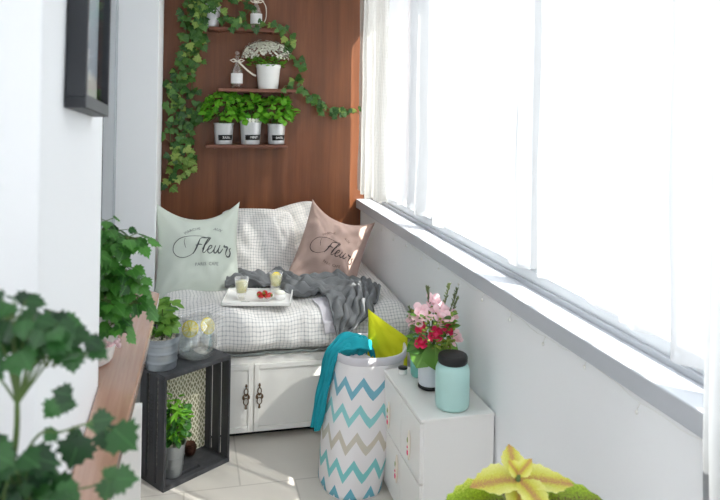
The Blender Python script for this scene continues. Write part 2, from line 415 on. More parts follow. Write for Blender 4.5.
# ================================================================== STRUCTURE
XR, YB, YF = 1.10, 4.41, -0.9
struct(MB().box((-1.2, YF, -0.05), (1.4, YB + 0.1, 0)), 'floor', M['floor'], 'greige tiled balcony floor', 'floor')
struct(MB().box((-1.2, YF, 2.5), (1.4, YB + 0.1, 2.6)), 'ceiling', M['wall'], 'white balcony ceiling', 'ceiling')
struct(MB().box((XR, YF, 0), (XR + 0.22, YB, 0.89)), 'wall_right', M['wall_low'], 'white parapet wall under the window sill', 'wall')
struct(MB().box((1.068, YF, 0.89), (1.34, YB, 0.946)), 'trim_sill', M['sill'], 'grey window sill board running along the parapet', 'window sill', bevel=0.004)
struct(MB().box((-0.5, YB, 0), (1.45, YB + 0.1, 2.5)), 'wall_back', M['panel'], 'brown wood veneer back wall with vertical grain', 'wall')
struct(MB().box((-0.46, 0.35, 0), (-0.36, 3.7, 2.5)), 'wall_left', M['wall'], 'white left wall behind the pillar', 'wall')  # stops short near the camera, leaving an added opening for fill light
struct(MB().box((-0.46, 3.7, 0), (-0.150, YB, 2.5)), 'wall_left_alcove', M['wall'], 'white wall stub at the left end of the bench', 'wall', bevel=0.003)
struct(MB().box((-0.36, 0.90, 0), (-0.17, 1.53, 2.5)), 'wall_left_pillar', M['wall'], 'white pillar carrying the black picture', 'wall', bevel=0.004)
struct(MB().box((-1.2, YF - 0.1, 0), (1.4, YF, 2.5)), 'wall_rear_added', M['wall'], 'white wall added behind the camera to hold back sky light', 'wall')  # added out of view to cut sky light on the pillar front
fr = struct(MB().box((-0.36, 3.62, 0), (-0.345, 3.698, 2.5)).box((-0.36, 3.20, 0), (-0.350, 3.62, 2.5)), 'trim_door_frame', M['alu'], 'grey aluminium door jamb beside the pillar', 'door frame', bevel=0.003)
MB().box((-0.362, 3.10, 0.02), (-0.352, 3.19, 2.48)).build('dark_strip', M['dark'], fr)  # near-black upright strip beside the jamb
# window: frame, mullions and panes
wi = struct(MB().box((1.19, YF, 0.946), (1.27, YB, 1.0)).box((1.19, YF, 2.42), (1.27, YB, 2.5)), 'window_1', M['frame'], 'long white framed window above the sill', 'window', bevel=0.004)
for y in (-0.87, 0.15, 1.2, 2.25, 3.3, 4.36):
    MB().box((1.195, y - 0.03, 1.0), (1.265, y + 0.03, 2.42)).build('mullion', M['frame'], wi, bevel=0.003)
for y0, y1 in ((-0.84, 0.12), (0.18, 1.17), (1.23, 2.22), (2.28, 3.27), (3.33, 4.33)):
    MB().box((1.226, y0, 1.0), (1.232, y1, 2.42)).build('pane', M['glass_win'], wi)
MB().box((1.175, YF, 0.946), (1.19, YB, 0.962)).build('glazing_bead', M['sill'], wi)

# ================================================================== BENCH CABINET
BX0, BX1, BY = -0.13, 1.09, 3.285
bench = empty('bench_cabinet', (0.48, BY, 0), 0, 'white panelled bench cabinet with bronze ring handles under the checked mattress', 'cabinet')
def loc(o, parent):   # geometry was modelled in world space; shift under the parent
    o.location = -Vector(parent.location) if o.location.length == 0 else o.location - Vector(parent.location); return o
def wpart(mb, name, mat, parent, **kw):
    o = mb.build(name, mat, parent, **kw); o.matrix_parent_inverse = parent_inv(parent); return o
def parent_inv(p):
    return (Matrix.Translation(p.location) @ p.rotation_euler.to_matrix().to_4x4()).inverted()
wpart(MB().box((BX0, BY + 0.004, 0.03), (BX1, YB - 0.005, 0.384)), 'body', M['white_cab'], bench, bevel=0.003)
wpart(MB().box((BX0 + 0.01, BY + 0.05, 0), (BX1 - 0.01, YB - 0.02, 0.03)), 'plinth', M['dark'], bench)  # near-black colour paints the toe shadow under the cabinet
def door(x0, x1, hx):
    z0, z1 = 0.040, 0.352; s = 0.022
    m_ = MB()
    m_.box((x0, BY - 0.014, z0), (x0 + s, BY + 0.003, z1)).box((x1 - s, BY - 0.014, z0), (x1, BY + 0.003, z1))
    m_.box((x0 + s, BY - 0.014, z0), (x1 - s, BY + 0.003, z0 + s)).box((x0 + s, BY - 0.014, z1 - s), (x1 - s, BY + 0.003, z1))
    m_.box((x0 + s, BY - 0.006, z0 + s), (x1 - s, BY + 0.003, z1 - s))
    d = wpart(m_, 'door', M['white_cab'], bench, bevel=0.002)
    if hx is None: return
    y = BY - 0.016; zc = 0.205; h = MB()
    def ring(cx, cz, rx, rz, r=0.0026):
        h.tube([(cx + rx * math.cos(a), y - 0.004, cz + rz * math.sin(a)) for a in [i * math.pi / 10 for i in range(21)]], r, 6, False)
    ring(hx, zc + 0.026, 0.0085, 0.014); ring(hx, zc - 0.020, 0.011, 0.016)
    for dz, r in ((0.052, 0.006), (0.044, 0.004), (0.010, 0.0065), (-0.042, 0.005), (-0.050, 0.0062), (0.058, 0.004)):
        h.ball((hx, y - 0.003, zc + dz), r, 10, 6, (1, 0.6, 1))
    for sx in (-1, 1):
        h.ball((hx + sx * 0.0125, y - 0.006, zc + 0.000), 0.0075, 10, 6, (0.8, 0.8, 1.4))
        h.tube([(hx + sx * 0.0125, y - 0.006, zc + 0.008), (hx + sx * 0.006, y - 0.004, zc + 0.014)], 0.003, 6)
    o = h.build('handle', M['bronze'], d, smooth=True)
door(-0.035, 0.317, 0.284); door(0.323, 0.668, 0.346); door(0.70, 1.05, None)

# ================================================================== MATTRESS
MX0, MX1, MY0, MY1, MZ0, MZ1 = -0.125, 1.085, 3.262, 4.40, 0.386, 0.578
def matt_prof():
    pts = []; n = 96; hy, hz = (MY1 - MY0) / 2, (MZ1 - MZ0) / 2
    for k in range(n + 1):
        a = 2 * math.pi * k / n - math.pi / 2 * 0
        c, s_ = math.cos(a), math.sin(a); e = 0.22
        pts.append((math.copysign(abs(c) ** e, c) * hy, math.copysign(abs(s_) ** 0.62, s_) * hz))
    return pts
mp = matt_prof(); arcl = [0]
for a, b in zip(mp, mp[1:]): arcl.append(arcl[-1] + math.dist(a, b))
def mat_pt(u, v):
    x = MX0 + (MX1 - MX0) * u; j = min(int(round(v * 96)), 96); y, z = mp[j]
    e = min(u, 1 - u) * (MX1 - MX0); k = min(1, max(0.0, e / 0.07)); k = math.sqrt(1 - (1 - k) ** 2)
    y *= 0.96 + 0.04 * k; z *= 0.35 + 0.65 * k
    p = Vector((x, (MY0 + MY1) / 2 + y, (MZ0 + MZ1) / 2 + z))
    top = max(0, z / 0.1)
    q = Vector((x * 3.2, p.y * 3.2, p.z * 4))
    d = 0.040 * noise.noise(q) + 0.022 * noise.noise(q * 2.7) + 0.006 * noise.noise(q * 7)
    front = max(0, min(1, (3.5 - p.y) / 0.24))
    d2 = 0.010 * math.sin(x * 46 + 2.5 * math.sin(x * 11)) * front * max(0, 1 - abs(z) / 0.1) * (1 if z < 0 else 0.5)
    p.z += (d + 0.02) * max(0, z / 0.1) if z > 0 else 0
    p.y -= (d2 + 0.02 * noise.noise(q * 1.7) * front + 0.012 * front * max(0, 1 - abs(z + 0.02) / 0.1))
    if z < -0.04: p.z += 0.006 * front * abs(math.sin(x * 21 + math.sin(x * 9)))
    return p
mb = MB(); mb.grid(mat_pt, 150, 96, lambda u, v: (u * (MX1 - MX0), arcl[min(int(round(v * 96)), 96)]))
mattress = mb.build('mattress', M['check'], smooth=True)
tag(mattress, 'thick white mattress with grey woven check cover on the bench cabinet', 'mattress')
sm = MB(); sm.tube([(MX0 + 0.03 + (MX1 - MX0 - 0.06) * i / 90, MY0 + 0.012 + 0.006 * math.sin(i * 0.9), 0.397 + 0.006 * abs(math.sin(i * 0.31 + math.sin(i * 0.1)))) for i in range(91)], 0.006, 8)
sm.build('piping', M['ink_pale'], mattress, smooth=True)
bvh_m = BVHTree.FromPolygons([tuple(v) for v in mb.v], mb.f)
def top_z(x, y):
    h = bvh_m.ray_cast(Vector((x, y, 2)), Vector((0, 0, -1)))
    return h[0].z if h[0] else 0.385

# ================================================================== CUSHIONS
def pillow_fn(w, h, th, ear=0.10, sag=0.0, seed=0, wr=0.012, puff=0.5, rnd_=0.0):
    def P(s, t, side=1, off=0.0):
        if rnd_:
            cr_ = 1 - rnd_ * (abs(s) ** 3) * (abs(t) ** 3); s_, t_ = s * cr_, t * cr_
        else: s_, t_ = s, t
        return P0(s, t, s_, t_, side, off)
    def P0(s, t, s_, t_, side, off):
        bow = 1 - ear * (1 - t * t); bow2 = 1 - ear * (1 - s * s)
        x = w / 2 * s_ * bow; y = h / 2 * t_ * bow2
        if t > 0: y -= sag * (1 - s * s) ** 1.0 * t * t
        z = th / 2 * (max(0, (1 - s * s)) * max(0, (1 - t * t))) ** puff
        q = Vector((s * 2.1 + seed, t * 2.1 - seed, side * 1.3))
        edge = (1 - s ** 4) * (1 - t ** 4)
        cr = 0
        for cs, ct in ((-1, 1), (1, 1), (1, -1), (-1, -1)):   # folds radiating from corners
            dx, dy = s - cs, t - ct; rr = math.hypot(dx, dy); an = math.atan2(dy, dx)
            cr += math.sin(an * 9 + seed * 3) * math.exp(-rr * 1.7) * min(1, rr * 3)
        z += (wr * noise.noise(q) * 1.6 + wr * 0.55 * noise.noise(q * 2.6) + wr * 0.9 * cr) * edge
        return Vector((x, y, side * max(z, 0.001) + side * off))
    return P
def make_pillow(name, P, mat, M4, w, h, n=44, parent=None):
    mb = MB()
    for side in (1, -1):
        def f(a, b, side=side):
            s, t = math.sin((a * 2 - 1) * math.pi / 2), math.sin((b * 2 - 1) * math.pi / 2)
            return M4 @ P(s, t, side)
        mb.grid(f, n, n, lambda a, b: (math.sin((a * 2 - 1) * math.pi / 2) * w / 2, math.sin((b * 2 - 1) * math.pi / 2) * h / 2))
    return mb
def frame_mat(c, right, up):
    right = Vector(right).normalized(); up = Vector(up); up = (up - right * up.dot(right)).normalized(); nrm = right.cross(up)
    m_ = Matrix((right, up, nrm)).transposed().to_4x4(); m_.translation = Vector(c); return m_
# handwriting strokes in a 590x500 chart, weights in chart units
FLEURS = [
 ([(300, 205), (255, 190), (200, 186), (150, 190), (90, 208), (48, 250), (40, 300), (70, 340), (120, 352), (165, 340), (196, 318)], 3.5),
 ([(130, 205), (122, 235), (128, 265), (134, 284)], 2.0),
 ([(188, 330), (208, 300), (226, 260), (246, 214)], 9), ([(246, 214), (262, 204), (300, 205), (318, 196)], 6), ([(208, 268), (236, 260), (262, 262)], 6),
 ([(262, 296), (290, 262), (322, 222), (330, 205), (318, 208), (290, 250), (268, 300), (266, 322), (280, 322), (304, 296)], 6.5), ([(300, 235), (280, 272), (268, 310)], 9),
 ([(304, 302), (330, 292), (342, 276), (330, 268), (312, 288), (306, 314), (320, 328), (342, 318), (362, 292)], 6.5),
 ([(372, 270), (358, 304), (360, 326), (376, 322), (398, 288)], 7.5), ([(408, 268), (392, 306), (394, 328), (410, 322), (430, 296)], 7.5),
 ([(446, 268), (440, 282), (470, 284), (458, 312), (452, 340)], 8.5),
 ([(500, 292), (486, 300), (494, 326), (484, 350), (464, 352), (458, 340)], 8.5)]
def print_on(P, M4, u0, v0, sx, sy, rot, parent, inkA, inkB, off=0.0022):
    ca, sa = math.cos(rot), math.sin(rot)
    def mapp(px, py):
        dx, dy = (px - 275) * sx, (275 - py) * sy
        s = u0 + dx * ca - dy * sa; t = v0 + dx * sa + dy * ca
        return P(s, t, 1, off)
    mb = MB()
    for pts, wd in FLEURS:
        sp = smooth_path([(x, y, 0) for x, y in pts], 6)
        for i in range(len(sp) - 1):
            a, b = sp[i], sp[i + 1]; t_ = (b - a); nl = Vector((-t_.y, t_.x, 0)).normalized()
            k0 = math.sin(math.pi * min(1, max(0.12, i / (len(sp) - 1)))) * 0.6 + 0.4
            q = nl * (wd * 0.62 + 0.6) * k0
            mb.add([M4 @ mapp(*(a - q).xy), M4 @ mapp(*(a + q).xy), M4 @ mapp(*(b + q).xy), M4 @ mapp(*(b - q).xy)], [(0, 1, 2, 3)])
    mb.build('script_print', inkA, parent)
    def word(txt, size, fnp):
        tb = MB()
        cu = bpy.data.curves.new('t', 'FONT'); cu.body = txt; cu.size = size; cu.align_x = 'CENTER'; cu.resolution_u = 2
        o = bpy.data.objects.new('t', cu); COL.objects.link(o); dg = bpy.context.evaluated_depsgraph_get()
        me = bpy.data.meshes.new_from_object(o.evaluated_get(dg)); bpy.data.objects.remove(o)
        tb.add([M4 @ mapp(*fnp(v.co.x, v.co.y)) for v in me.vertices], [tuple(p.vertices) for p in me.polygons])
        tb.build('small_print', inkB, parent)
    def arc(cx, cy, r, a0):
        return lambda x, y: (cx + (r + y) * math.sin(a0 + x / r), cy - (r + y) * math.cos(a0 + x / r))
    word('MARCHE', 34, arc(285, 330, 215, -0.46)); word('AUX', 34, arc(285, 330, 215, 0.50))
    word('PARIS  CAFE', 34, lambda x, y: (300 + x, 418 - y))
Z = top_z
# mint cushion, standing at the left, leaning back on the wall
c0 = Vector((0.066, 3.80, 0.780))
Pm = pillow_fn(0.455, 0.52, 0.18, 0.10, 0.075, 1.3, 0.010)
Mm = frame_mat(c0, (0.985, 0.13, -0.035), (0.0, 0.36, 0.93))
mint = make_pillow('c', Pm, None, Mm, .47, .45).build('throw_cushion', M['mint'], smooth=True)
tag(mint, 'pale mint cushion with grey script print, leaning at the left end of the mattress', 'cushion', 'cushions on the bench')
print_on(Pm, Mm, 0.07, 0.02, 0.00315, 0.0029, 0.0, mint, M['ink_grey'], M['ink_pale'])
# pink cushion, right corner
c1 = Vector((0.803, 3.88, 0.742))
Pp = pillow_fn(0.39, 0.48, 0.19, 0.08, 0.06, 4.1, 0.022)
rt = Vector((0.93, -0.16, -0.34)); Mp = frame_mat(c1, rt, (0.22, 0.42, 0.85))
pink = make_pillow('c', Pp, None, Mp, .43, .45).build('throw_cushion', M['pink'], smooth=True)
tag(pink, 'dusty pink cushion with dark script print, tilted in the corner by the window wall', 'cushion', 'cushions on the bench')
print_on(Pp, Mp, 0.0, -0.12, 0.0030, 0.0027, 0.02, pink, M['ink_dark'], M['ink_brown'])
# two checked back cushions
for c, rt, up, wh, mt, lb, sd_ in (
    (Vector((0.405, 4.10, 0.725)), (0.99, 0.04, -0.05), (0.05, 0.42, 0.9), (0.46, 0.46), 'check', 'grey and white checked cushion beside the mint cushion against the wood wall', 2.2),
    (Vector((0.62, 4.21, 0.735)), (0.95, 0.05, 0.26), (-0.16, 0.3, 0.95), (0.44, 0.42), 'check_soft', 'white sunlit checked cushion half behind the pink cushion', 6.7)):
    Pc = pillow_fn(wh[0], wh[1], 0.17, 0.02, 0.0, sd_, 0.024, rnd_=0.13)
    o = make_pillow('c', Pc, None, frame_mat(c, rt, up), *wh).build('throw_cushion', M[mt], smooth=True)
    tag(o, lb, 'cushion', 'cushions on the bench')

# ================================================================== GREY THROW
def strip(name, left, right, mat, zf, folds, amp, nu=150, nv=46, seed=0.0, solid=0.006, lift=0.012):
    L = smooth_path([(x, y, 0) for x, y in left], 16); Rr = smooth_path([(x, y, 0) for x, y in right], 16)
    mb = MB()
    def f(u, v):
        i = u * (len(L) - 1); i0 = int(min(i, len(L) - 2)); k = i - i0
        a = L[i0].lerp(L[i0 + 1], k); b = Rr[i0].lerp(Rr[i0 + 1], k)
        ww = v + 0.05 * noise.noise(Vector((u * 5 + seed, v * 3, 0)))
        p = a.lerp(b, ww)
        wob = 1.3 * noise.noise(Vector((u * 3.5, v * 1.5, seed)))
        h = abs(math.sin((v * folds + wob) * math.pi)) ** 0.8 * amp * (0.55 + 0.6 * noise.noise(Vector((u * 6, v * 4, seed + 3))))
        h += 0.5 * amp * noise.noise(Vector((p.x * 22, p.y * 22, seed)))
        h = max(h, 0)
        x, y = p.x, p.y
        if y < MY0 + 0.03:                           # hangs over the front of the mattress
            drop = (MY0 + 0.03 - y); z = Z(x, MY0 + 0.035); z0 = z - drop * 1.0
            return Vector((x, MY0 - 0.012 - h * 0.6 - 0.035 * min(1, drop / 0.1), z0 + lift))
        return Vector((x, y, zf(x, y) + lift + h))
    mb.grid(f, nu, nv, lambda a, b: (a, b))
    return mb.build(name, mat, smooth=True, solid=solid, offset=0)
throw_ = strip('throw_blanket',
   [(0.22, 3.93), (0.36, 3.90), (0.50, 3.86), (0.62, 3.74), (0.78, 3.70), (0.92, 3.62), (0.965, 3.42), (0.88, 3.29), (0.74, 3.20)],
   [(0.20, 3.66), (0.34, 3.62), (0.44, 3.60), (0.50, 3.50), (0.60, 3.46), (0.65, 3.42), (0.67, 3.36), (0.68, 3.27), (0.70, 3.17)],
   M['grey_knit'], Z, 5.5, 0.066, seed=2.0)
tag(throw_, 'rumpled grey knitted throw draped over the mattress in front of the cushions', 'blanket')
fl = MB()
fl.grid(lambda u, v: (lambda x, y: Vector((x, y if y > MY0 else MY0 - 0.018, (Z(x, max(y, MY0 + .03)) if y > MY0 + .03 else Z(x, MY0 + .03) - (MY0 + .03 - y)) + 0.008)))(0.615 + 0.08 * u + 0.03 * v, 3.44 - 0.24 * v), 12, 30)
napkin = fl.build('lining_flap', M['rim_cloth'], throw_, smooth=True, solid=0.002)

# ================================================================== TRAY WITH DRINKS
tz = max(Z(x, y) for x in (0.18, 0.25, 0.33, 0.4, 0.5) for y in (3.33, 3.4, 3.5, 3.58)) + 0.002
tray = empty('serving_tray', (0.352, 3.45, tz), R(-11), 'white rectangular serving tray on the checked mattress', 'tray')
t_ = MB().box((-0.165, -0.125, 0), (0.165, 0.125, 0.006))
for a, b in (((-0.165, -0.125), (0.165, -0.117)), ((-0.165, 0.117), (0.165, 0.125)), ((-0.165, -0.125), (-0.157, 0.125)), ((0.157, -0.125), (0.165, 0.125))):
    t_.box((a[0], a[1], 0.0), (b[0], b[1], 0.019))
t_.build('tray_body', M['ceramic'], tray, bevel=0.003)
hb = MB()
for i, xx in enumerate((-0.075, -0.066, -0.058, -0.049, -0.041)):
    hb.tube([(xx, -0.075, 0.0072), (xx + 0.004, -0.068 + 0.004 * (i % 2), 0.0072), (xx + 0.007, -0.075, 0.0072)], 0.0008, 4)
hb.build('printed_mark', M['ink_grey'], tray)
def tumbler(x, y, lab, slice_):
    g = empty('drinking_glass', (x, y, tz + 0.0075), 0, lab, 'glass', 'lemonade glasses on the tray')
    MB().lathe([(0.001, 0.0), (0.023, 0.0), (0.026, 0.03), (0.036, 0.105), (0.0345, 0.105), (0.0245, 0.03), (0.020, 0.006), (0.001, 0.006)], n=32).build('tumbler', M['glass'], g, smooth=True)
    MB().lathe([(0.001, 0.036), (0.0240, 0.036), (0.032, 0.088), (0.001, 0.089)], n=32).build('lemonade', M['lemonade'], g, smooth=True)
    if slice_:
        s = MB(); rot = Matrix.Translation((0.0, -0.012, 0.082)) @ Matrix.Rotation(R(62), 4, 'X')
        s.add([rot @ Vector((0.024 * math.cos(a), 0.024 * math.sin(a), z)) for z in (-0.002, 0.002) for a in [i * math.pi / 12 for i in range(24)]],
              [tuple(range(24))[::-1], tuple(range(24, 48))] + [(i, (i + 1) % 24, 24 + (i + 1) % 24, 24 + i) for i in range(24)])
        s.build('lemon_slice', M['lemon'], g)
    return g
tumbler(0.268, 3.43, 'left glass of lemonade on the tray, nearest the mint cushion', False)
tumbler(0.445, 3.52, 'right glass of lemonade with a lemon slice, by the strawberries', True)
bowl = empty('fruit_bowl', (0.375, 3.385, tz + 0.0075), 0, 'small clear glass bowl under the strawberries on the tray', 'bowl')
MB().lathe([(0.001, 0), (0.02, 0), (0.036, 0.014), (0.043, 0.026), (0.041, 0.026), (0.034, 0.016), (0.018, 0.004), (0.001, 0.004)], n=28).build('bowl_body', M['glass'], bowl, smooth=True)
def strawberry():
    r_ = empty('strawberry', (0, 0, 0), 0)
    b_ = MB().lathe([(0.0008, -0.016), (0.006, -0.012), (0.011, -0.003), (0.0125, 0.005), (0.009, 0.011), (0.0008, 0.012)], n=14)
    b_.build('berry', M['red'], r_, smooth=True)
    c_ = MB()
    for k in range(5): leaf(c_, (0, 0, 0.0115), (math.cos(k * 1.26), math.sin(k * 1.26), 0.25), (0, 0, 1), 0.011, 'lance', width=1.6)
    c_.build('calyx', M['small'], r_); return r_
sb0 = strawberry(); sbp = [(-0.017, -0.008, 0.024), (0.012, -0.016, 0.024), (0.004, 0.012, 0.024), (0.022, 0.008, 0.026), (-0.012, 0.014, 0.026), (0.002, -0.002, 0.040), (-0.022, 0.002, 0.036)]
for i, (dx, dy, dz) in enumerate(sbp):
    s_ = sb0 if i == 0 else copy_tree(sb0)
    s_.location = (0.375 + dx * 1.15, 3.385 + dy * 1.15, tz + 0.0065 + dz); s_.rotation_euler = (random.uniform(1.2, 2.2), random.uniform(-.5, .5), random.uniform(0, 6))
    tag(s_, 'red strawberry heaped in the glass bowl on the tray', 'strawberry', 'strawberries in the bowl')
for x, y, lb in ((0.452, 3.40, 'small white lidded pot beside the strawberry bowl on the tray'),):
    b2 = empty('sugar_bowl', (x, y, tz + 0.0075), 0, lb, 'bowl')
    MB().lathe([(0.001, 0), (0.022, 0), (0.029, 0.014), (0.029, 0.028), (0.026, 0.028), (0.022, 0.01), (0.001, 0.008)], n=28).build('bowl_body', M['ceramic'], b2, smooth=True)
    MB().ball((0, 0, 0.03), 0.025, 18, 8, (1, 1, 0.5)).build('sugar', M['petal_white'], b2, smooth=True)

# ================================================================== WALL SHELVES AND THEIR POTS
def shelf(x0, x1, z, label):
    s = tag(MB().box((x0, 4.272, z - 0.020), (x1, 4.405, z)).build('wall_shelf', M['shelf'], bevel=0.002), label, 'shelf', 'wooden shelves on the back wall')
    for xx in (x0 + 0.06, x1 - 0.06): MB().box((xx - 0.008, 4.30, z - 0.028), (xx + 0.008, 4.405, z - 0.0205)).build('bracket', M['shelf'], s)
shelf(0.108, 0.595, 1.305, 'lowest wooden wall shelf, under the three basil pots')
shelf(0.175, 0.690, 1.645, 'middle wooden wall shelf, under the white flower pot')
shelf(0.115, 0.560, 2.012, 'top wooden wall shelf, with trailing ivy')
def small_text(txt, size, parent, mat, m4, name='lettering', ext=0.0):
    cu = bpy.data.curves.new('t', 'FONT'); cu.body = txt; cu.size = size; cu.align_x = 'CENTER'; cu.align_y = 'CENTER'; cu.resolution_u = 2; cu.extrude = ext
    o = bpy.data.objects.new('t', cu); COL.objects.link(o); dg = bpy.context.evaluated_depsgraph_get()
    me = bpy.data.meshes.new_from_object(o.evaluated_get(dg)); bpy.data.objects.remove(o)
    mb = MB().add([m4 @ v.co for v in me.vertices], [tuple(p.vertices) for p in me.polygons]); return mb.build(name, mat, parent)
def basil_leaves(seed, spread, hgt, n, size, mb, z0):
    rnd = random.Random(seed)
    for i in range(n):
        a = rnd.uniform(0, 6.283); ph = rnd.uniform(0, 1) ** 0.7; el = rnd.uniform(-0.35, 1)
        r = spread * (0.55 + 0.45 * rnd.random()) * math.cos(el * 1.2) 
        p = Vector((r * math.cos(a), r * math.sin(a) * 0.8, z0 + hgt * 0.42 + hgt * 0.55 * math.sin(el * 1.3)))
        out = Vector((math.cos(a), math.sin(a), 0.5 + el * 0.9)).normalized()
        d = (out * 0.7 + Vector((rnd.uniform(-1, 1), rnd.uniform(-1, 1), rnd.uniform(-0.8, 0.5))) * 0.8)
        leaf(mb, p, d, out + Vector((0, -0.4, 0.5)), size * rnd.uniform(0.7, 1.2), 'oval', 0.2, 0.5, 1.15)
for i, (x, rtop, rb, hh, txt, lb, sp, zz) in enumerate((
    (0.214, 0.062, 0.050, 0.128, 'BASIL', 'left potted basil on the lowest wall shelf, bushiest of the three', 0.125, 0.20),
    (0.377, 0.068, 0.054, 0.136, 'MINT', 'middle potted herb on the lowest wall shelf, in the pot with a ragged rim', 0.085, 0.17),
    (0.535, 0.057, 0.048, 0.126, 'BASIL', 'right potted basil on the lowest wall shelf', 0.112, 0.18))):
    t = empty('potted_basil', (x, 4.338, 1.3055), 0, lb, 'potted plant', 'potted herbs on the lowest shelf')
    wob = None
    MB().lathe([(0.001, 0), (rb, 0), (rb + 0.002, 0.004), (rtop - 0.004, hh * 0.9), (rtop, hh * 0.97), (rtop, hh), (rtop - 0.003, hh), (rtop - 0.006, hh * 0.9), (rb - 0.004, 0.006)], n=36).build('pot', M['zinc'], t, smooth=True)
    MB().lathe([(0.001, hh * 0.9), (rtop - 0.005, hh * 0.9)], n=24).build('soil', M['soil'], t)
    if i == 1:
        w_ = MB()
        for k in range(10):
            a = -math.pi * (0.05 + 0.9 * k / 9) ; leaf(w_, (math.cos(a) * rtop * 0.98, math.sin(a) * rtop * 0.98, hh - 0.008), (0, 0, 1), (math.cos(a), math.sin(a), 0.3), 0.034, 'petal', 0.0, 0.2)
        w_.build('paper_wrap', M['petal_white'], t)
    r_at = rb + (rtop - rb) * 0.34
    lab = MB(); lab.grid(lambda u, v: Vector(((r_at + 0.0015 + (v - 0.5) * 0.004) * math.sin((u - 0.36) * 1.75), -(r_at + 0.0015 + (v - 0.5) * 0.004) * math.cos((u - 0.36) * 1.75), hh * 0.20 + v * 0.032)), 12, 2)
    lo = lab.build('label_plate', M['plate'], t, smooth=True, solid=0.001)
    ang = (0.5 - 0.36) * 1.75
    m4 = Matrix.Rotation(ang, 4, 'Z') @ Matrix.Translation((0, -(r_at + 0.0065), hh * 0.22 + 0.014)) @ Matrix.Rotation(R(90), 4, 'X')
    small_text(txt, 0.020, lo, M['paper'], m4)
    f_ = MB(); basil_leaves(i + 3, sp, zz, (210, 130, 190)[i], 0.046, f_, hh * 0.86)
    f_.build('foliage', M['basil'], t, smooth=True)
    st = MB()
    for k in range(12):
        a = k * 0.52; st.tube([(0.02 * math.cos(a), 0.02 * math.sin(a), hh * 0.85), (0.035 * math.cos(a), 0.035 * math.sin(a), hh + 0.04), (sp * 0.6 * math.cos(a), sp * 0.45 * math.sin(a), hh + 0.09)], 0.0018, 5)
    st.build('stem', M['stem'], t)
# white pot with white blossom
t = empty('potted_flower', (0.479, 4.338, 1.6455), 0, 'white pot of tiny white blossoms on the middle wall shelf', 'potted plant')
MB().lathe([(0.001, 0), (0.060, 0), (0.062, 0.004), (0.073, 0.128), (0.076, 0.132), (0.076, 0.150), (0.072, 0.150), (0.068, 0.13), (0.055, 0.008)], n=40).build('pot', M['ceramic'], t, smooth=True)
MB().lathe([(0.001, 0.138), (0.07, 0.138)], n=24).build('soil', M['soil'], t)
f_ = MB(); bl = MB(); rnd = random.Random(5)
for i in range(150):
    a = rnd.uniform(0, 6.283); r = 0.11 * math.sqrt(rnd.random()); h = 0.145 + rnd.uniform(0, 0.055) - r * 0.1
    leaf(f_, (r * math.cos(a) - 0.01, r * math.sin(a) * 0.7, h), (math.cos(a), math.sin(a), 0.6), (0, -0.5, 1), rnd.uniform(0.016, 0.032), 'oval')
for i in range(420):
    a = rnd.uniform(0, 6.283); el = rnd.uniform(0.0, 1.0); rr = rnd.uniform(0.9, 1.06)
    p = Vector((0.150 * rr * math.cos(a) * math.cos(el * 1.35) - 0.012, 0.085 * rr * math.sin(a) * math.cos(el * 1.35), 0.190 + 0.098 * rr * math.sin(el * 1.5) + 0.012 * math.sin(a * 3)))
    nrm = (p - Vector((0, 0, 0.13))).normalized()
    tg = nrm.orthogonal().normalized(); s_ = rnd.uniform(0.009, 0.0135)
    for k in range(4):
        d = Matrix.Rotation(k * math.pi / 2 + i, 3, nrm) @ tg
        bl.add([p, p + (d * 0.7 + tg.cross(nrm) * 0) * s_ * 0.6 + d.cross(nrm) * s_ * 0.45, p + d * s_, p + d * s_ * 0.6 - d.cross(nrm) * s_ * 0.45], [(0, 1, 2, 3)])
for i in range(130):
    a = rnd.uniform(0, 6.283); el = rnd.random(); bl.ball((0.145 * math.cos(a) * math.cos(el * 1.35) - 0.012, 0.08 * math.sin(a) * math.cos(el * 1.35), 0.190 + 0.096 * math.sin(el * 1.5)), 0.006, 6, 4)
f_.build('foliage', M['basil'], t, smooth=True); tag(bl.build('blossom', M['petal_white'], t), kind='stuff')
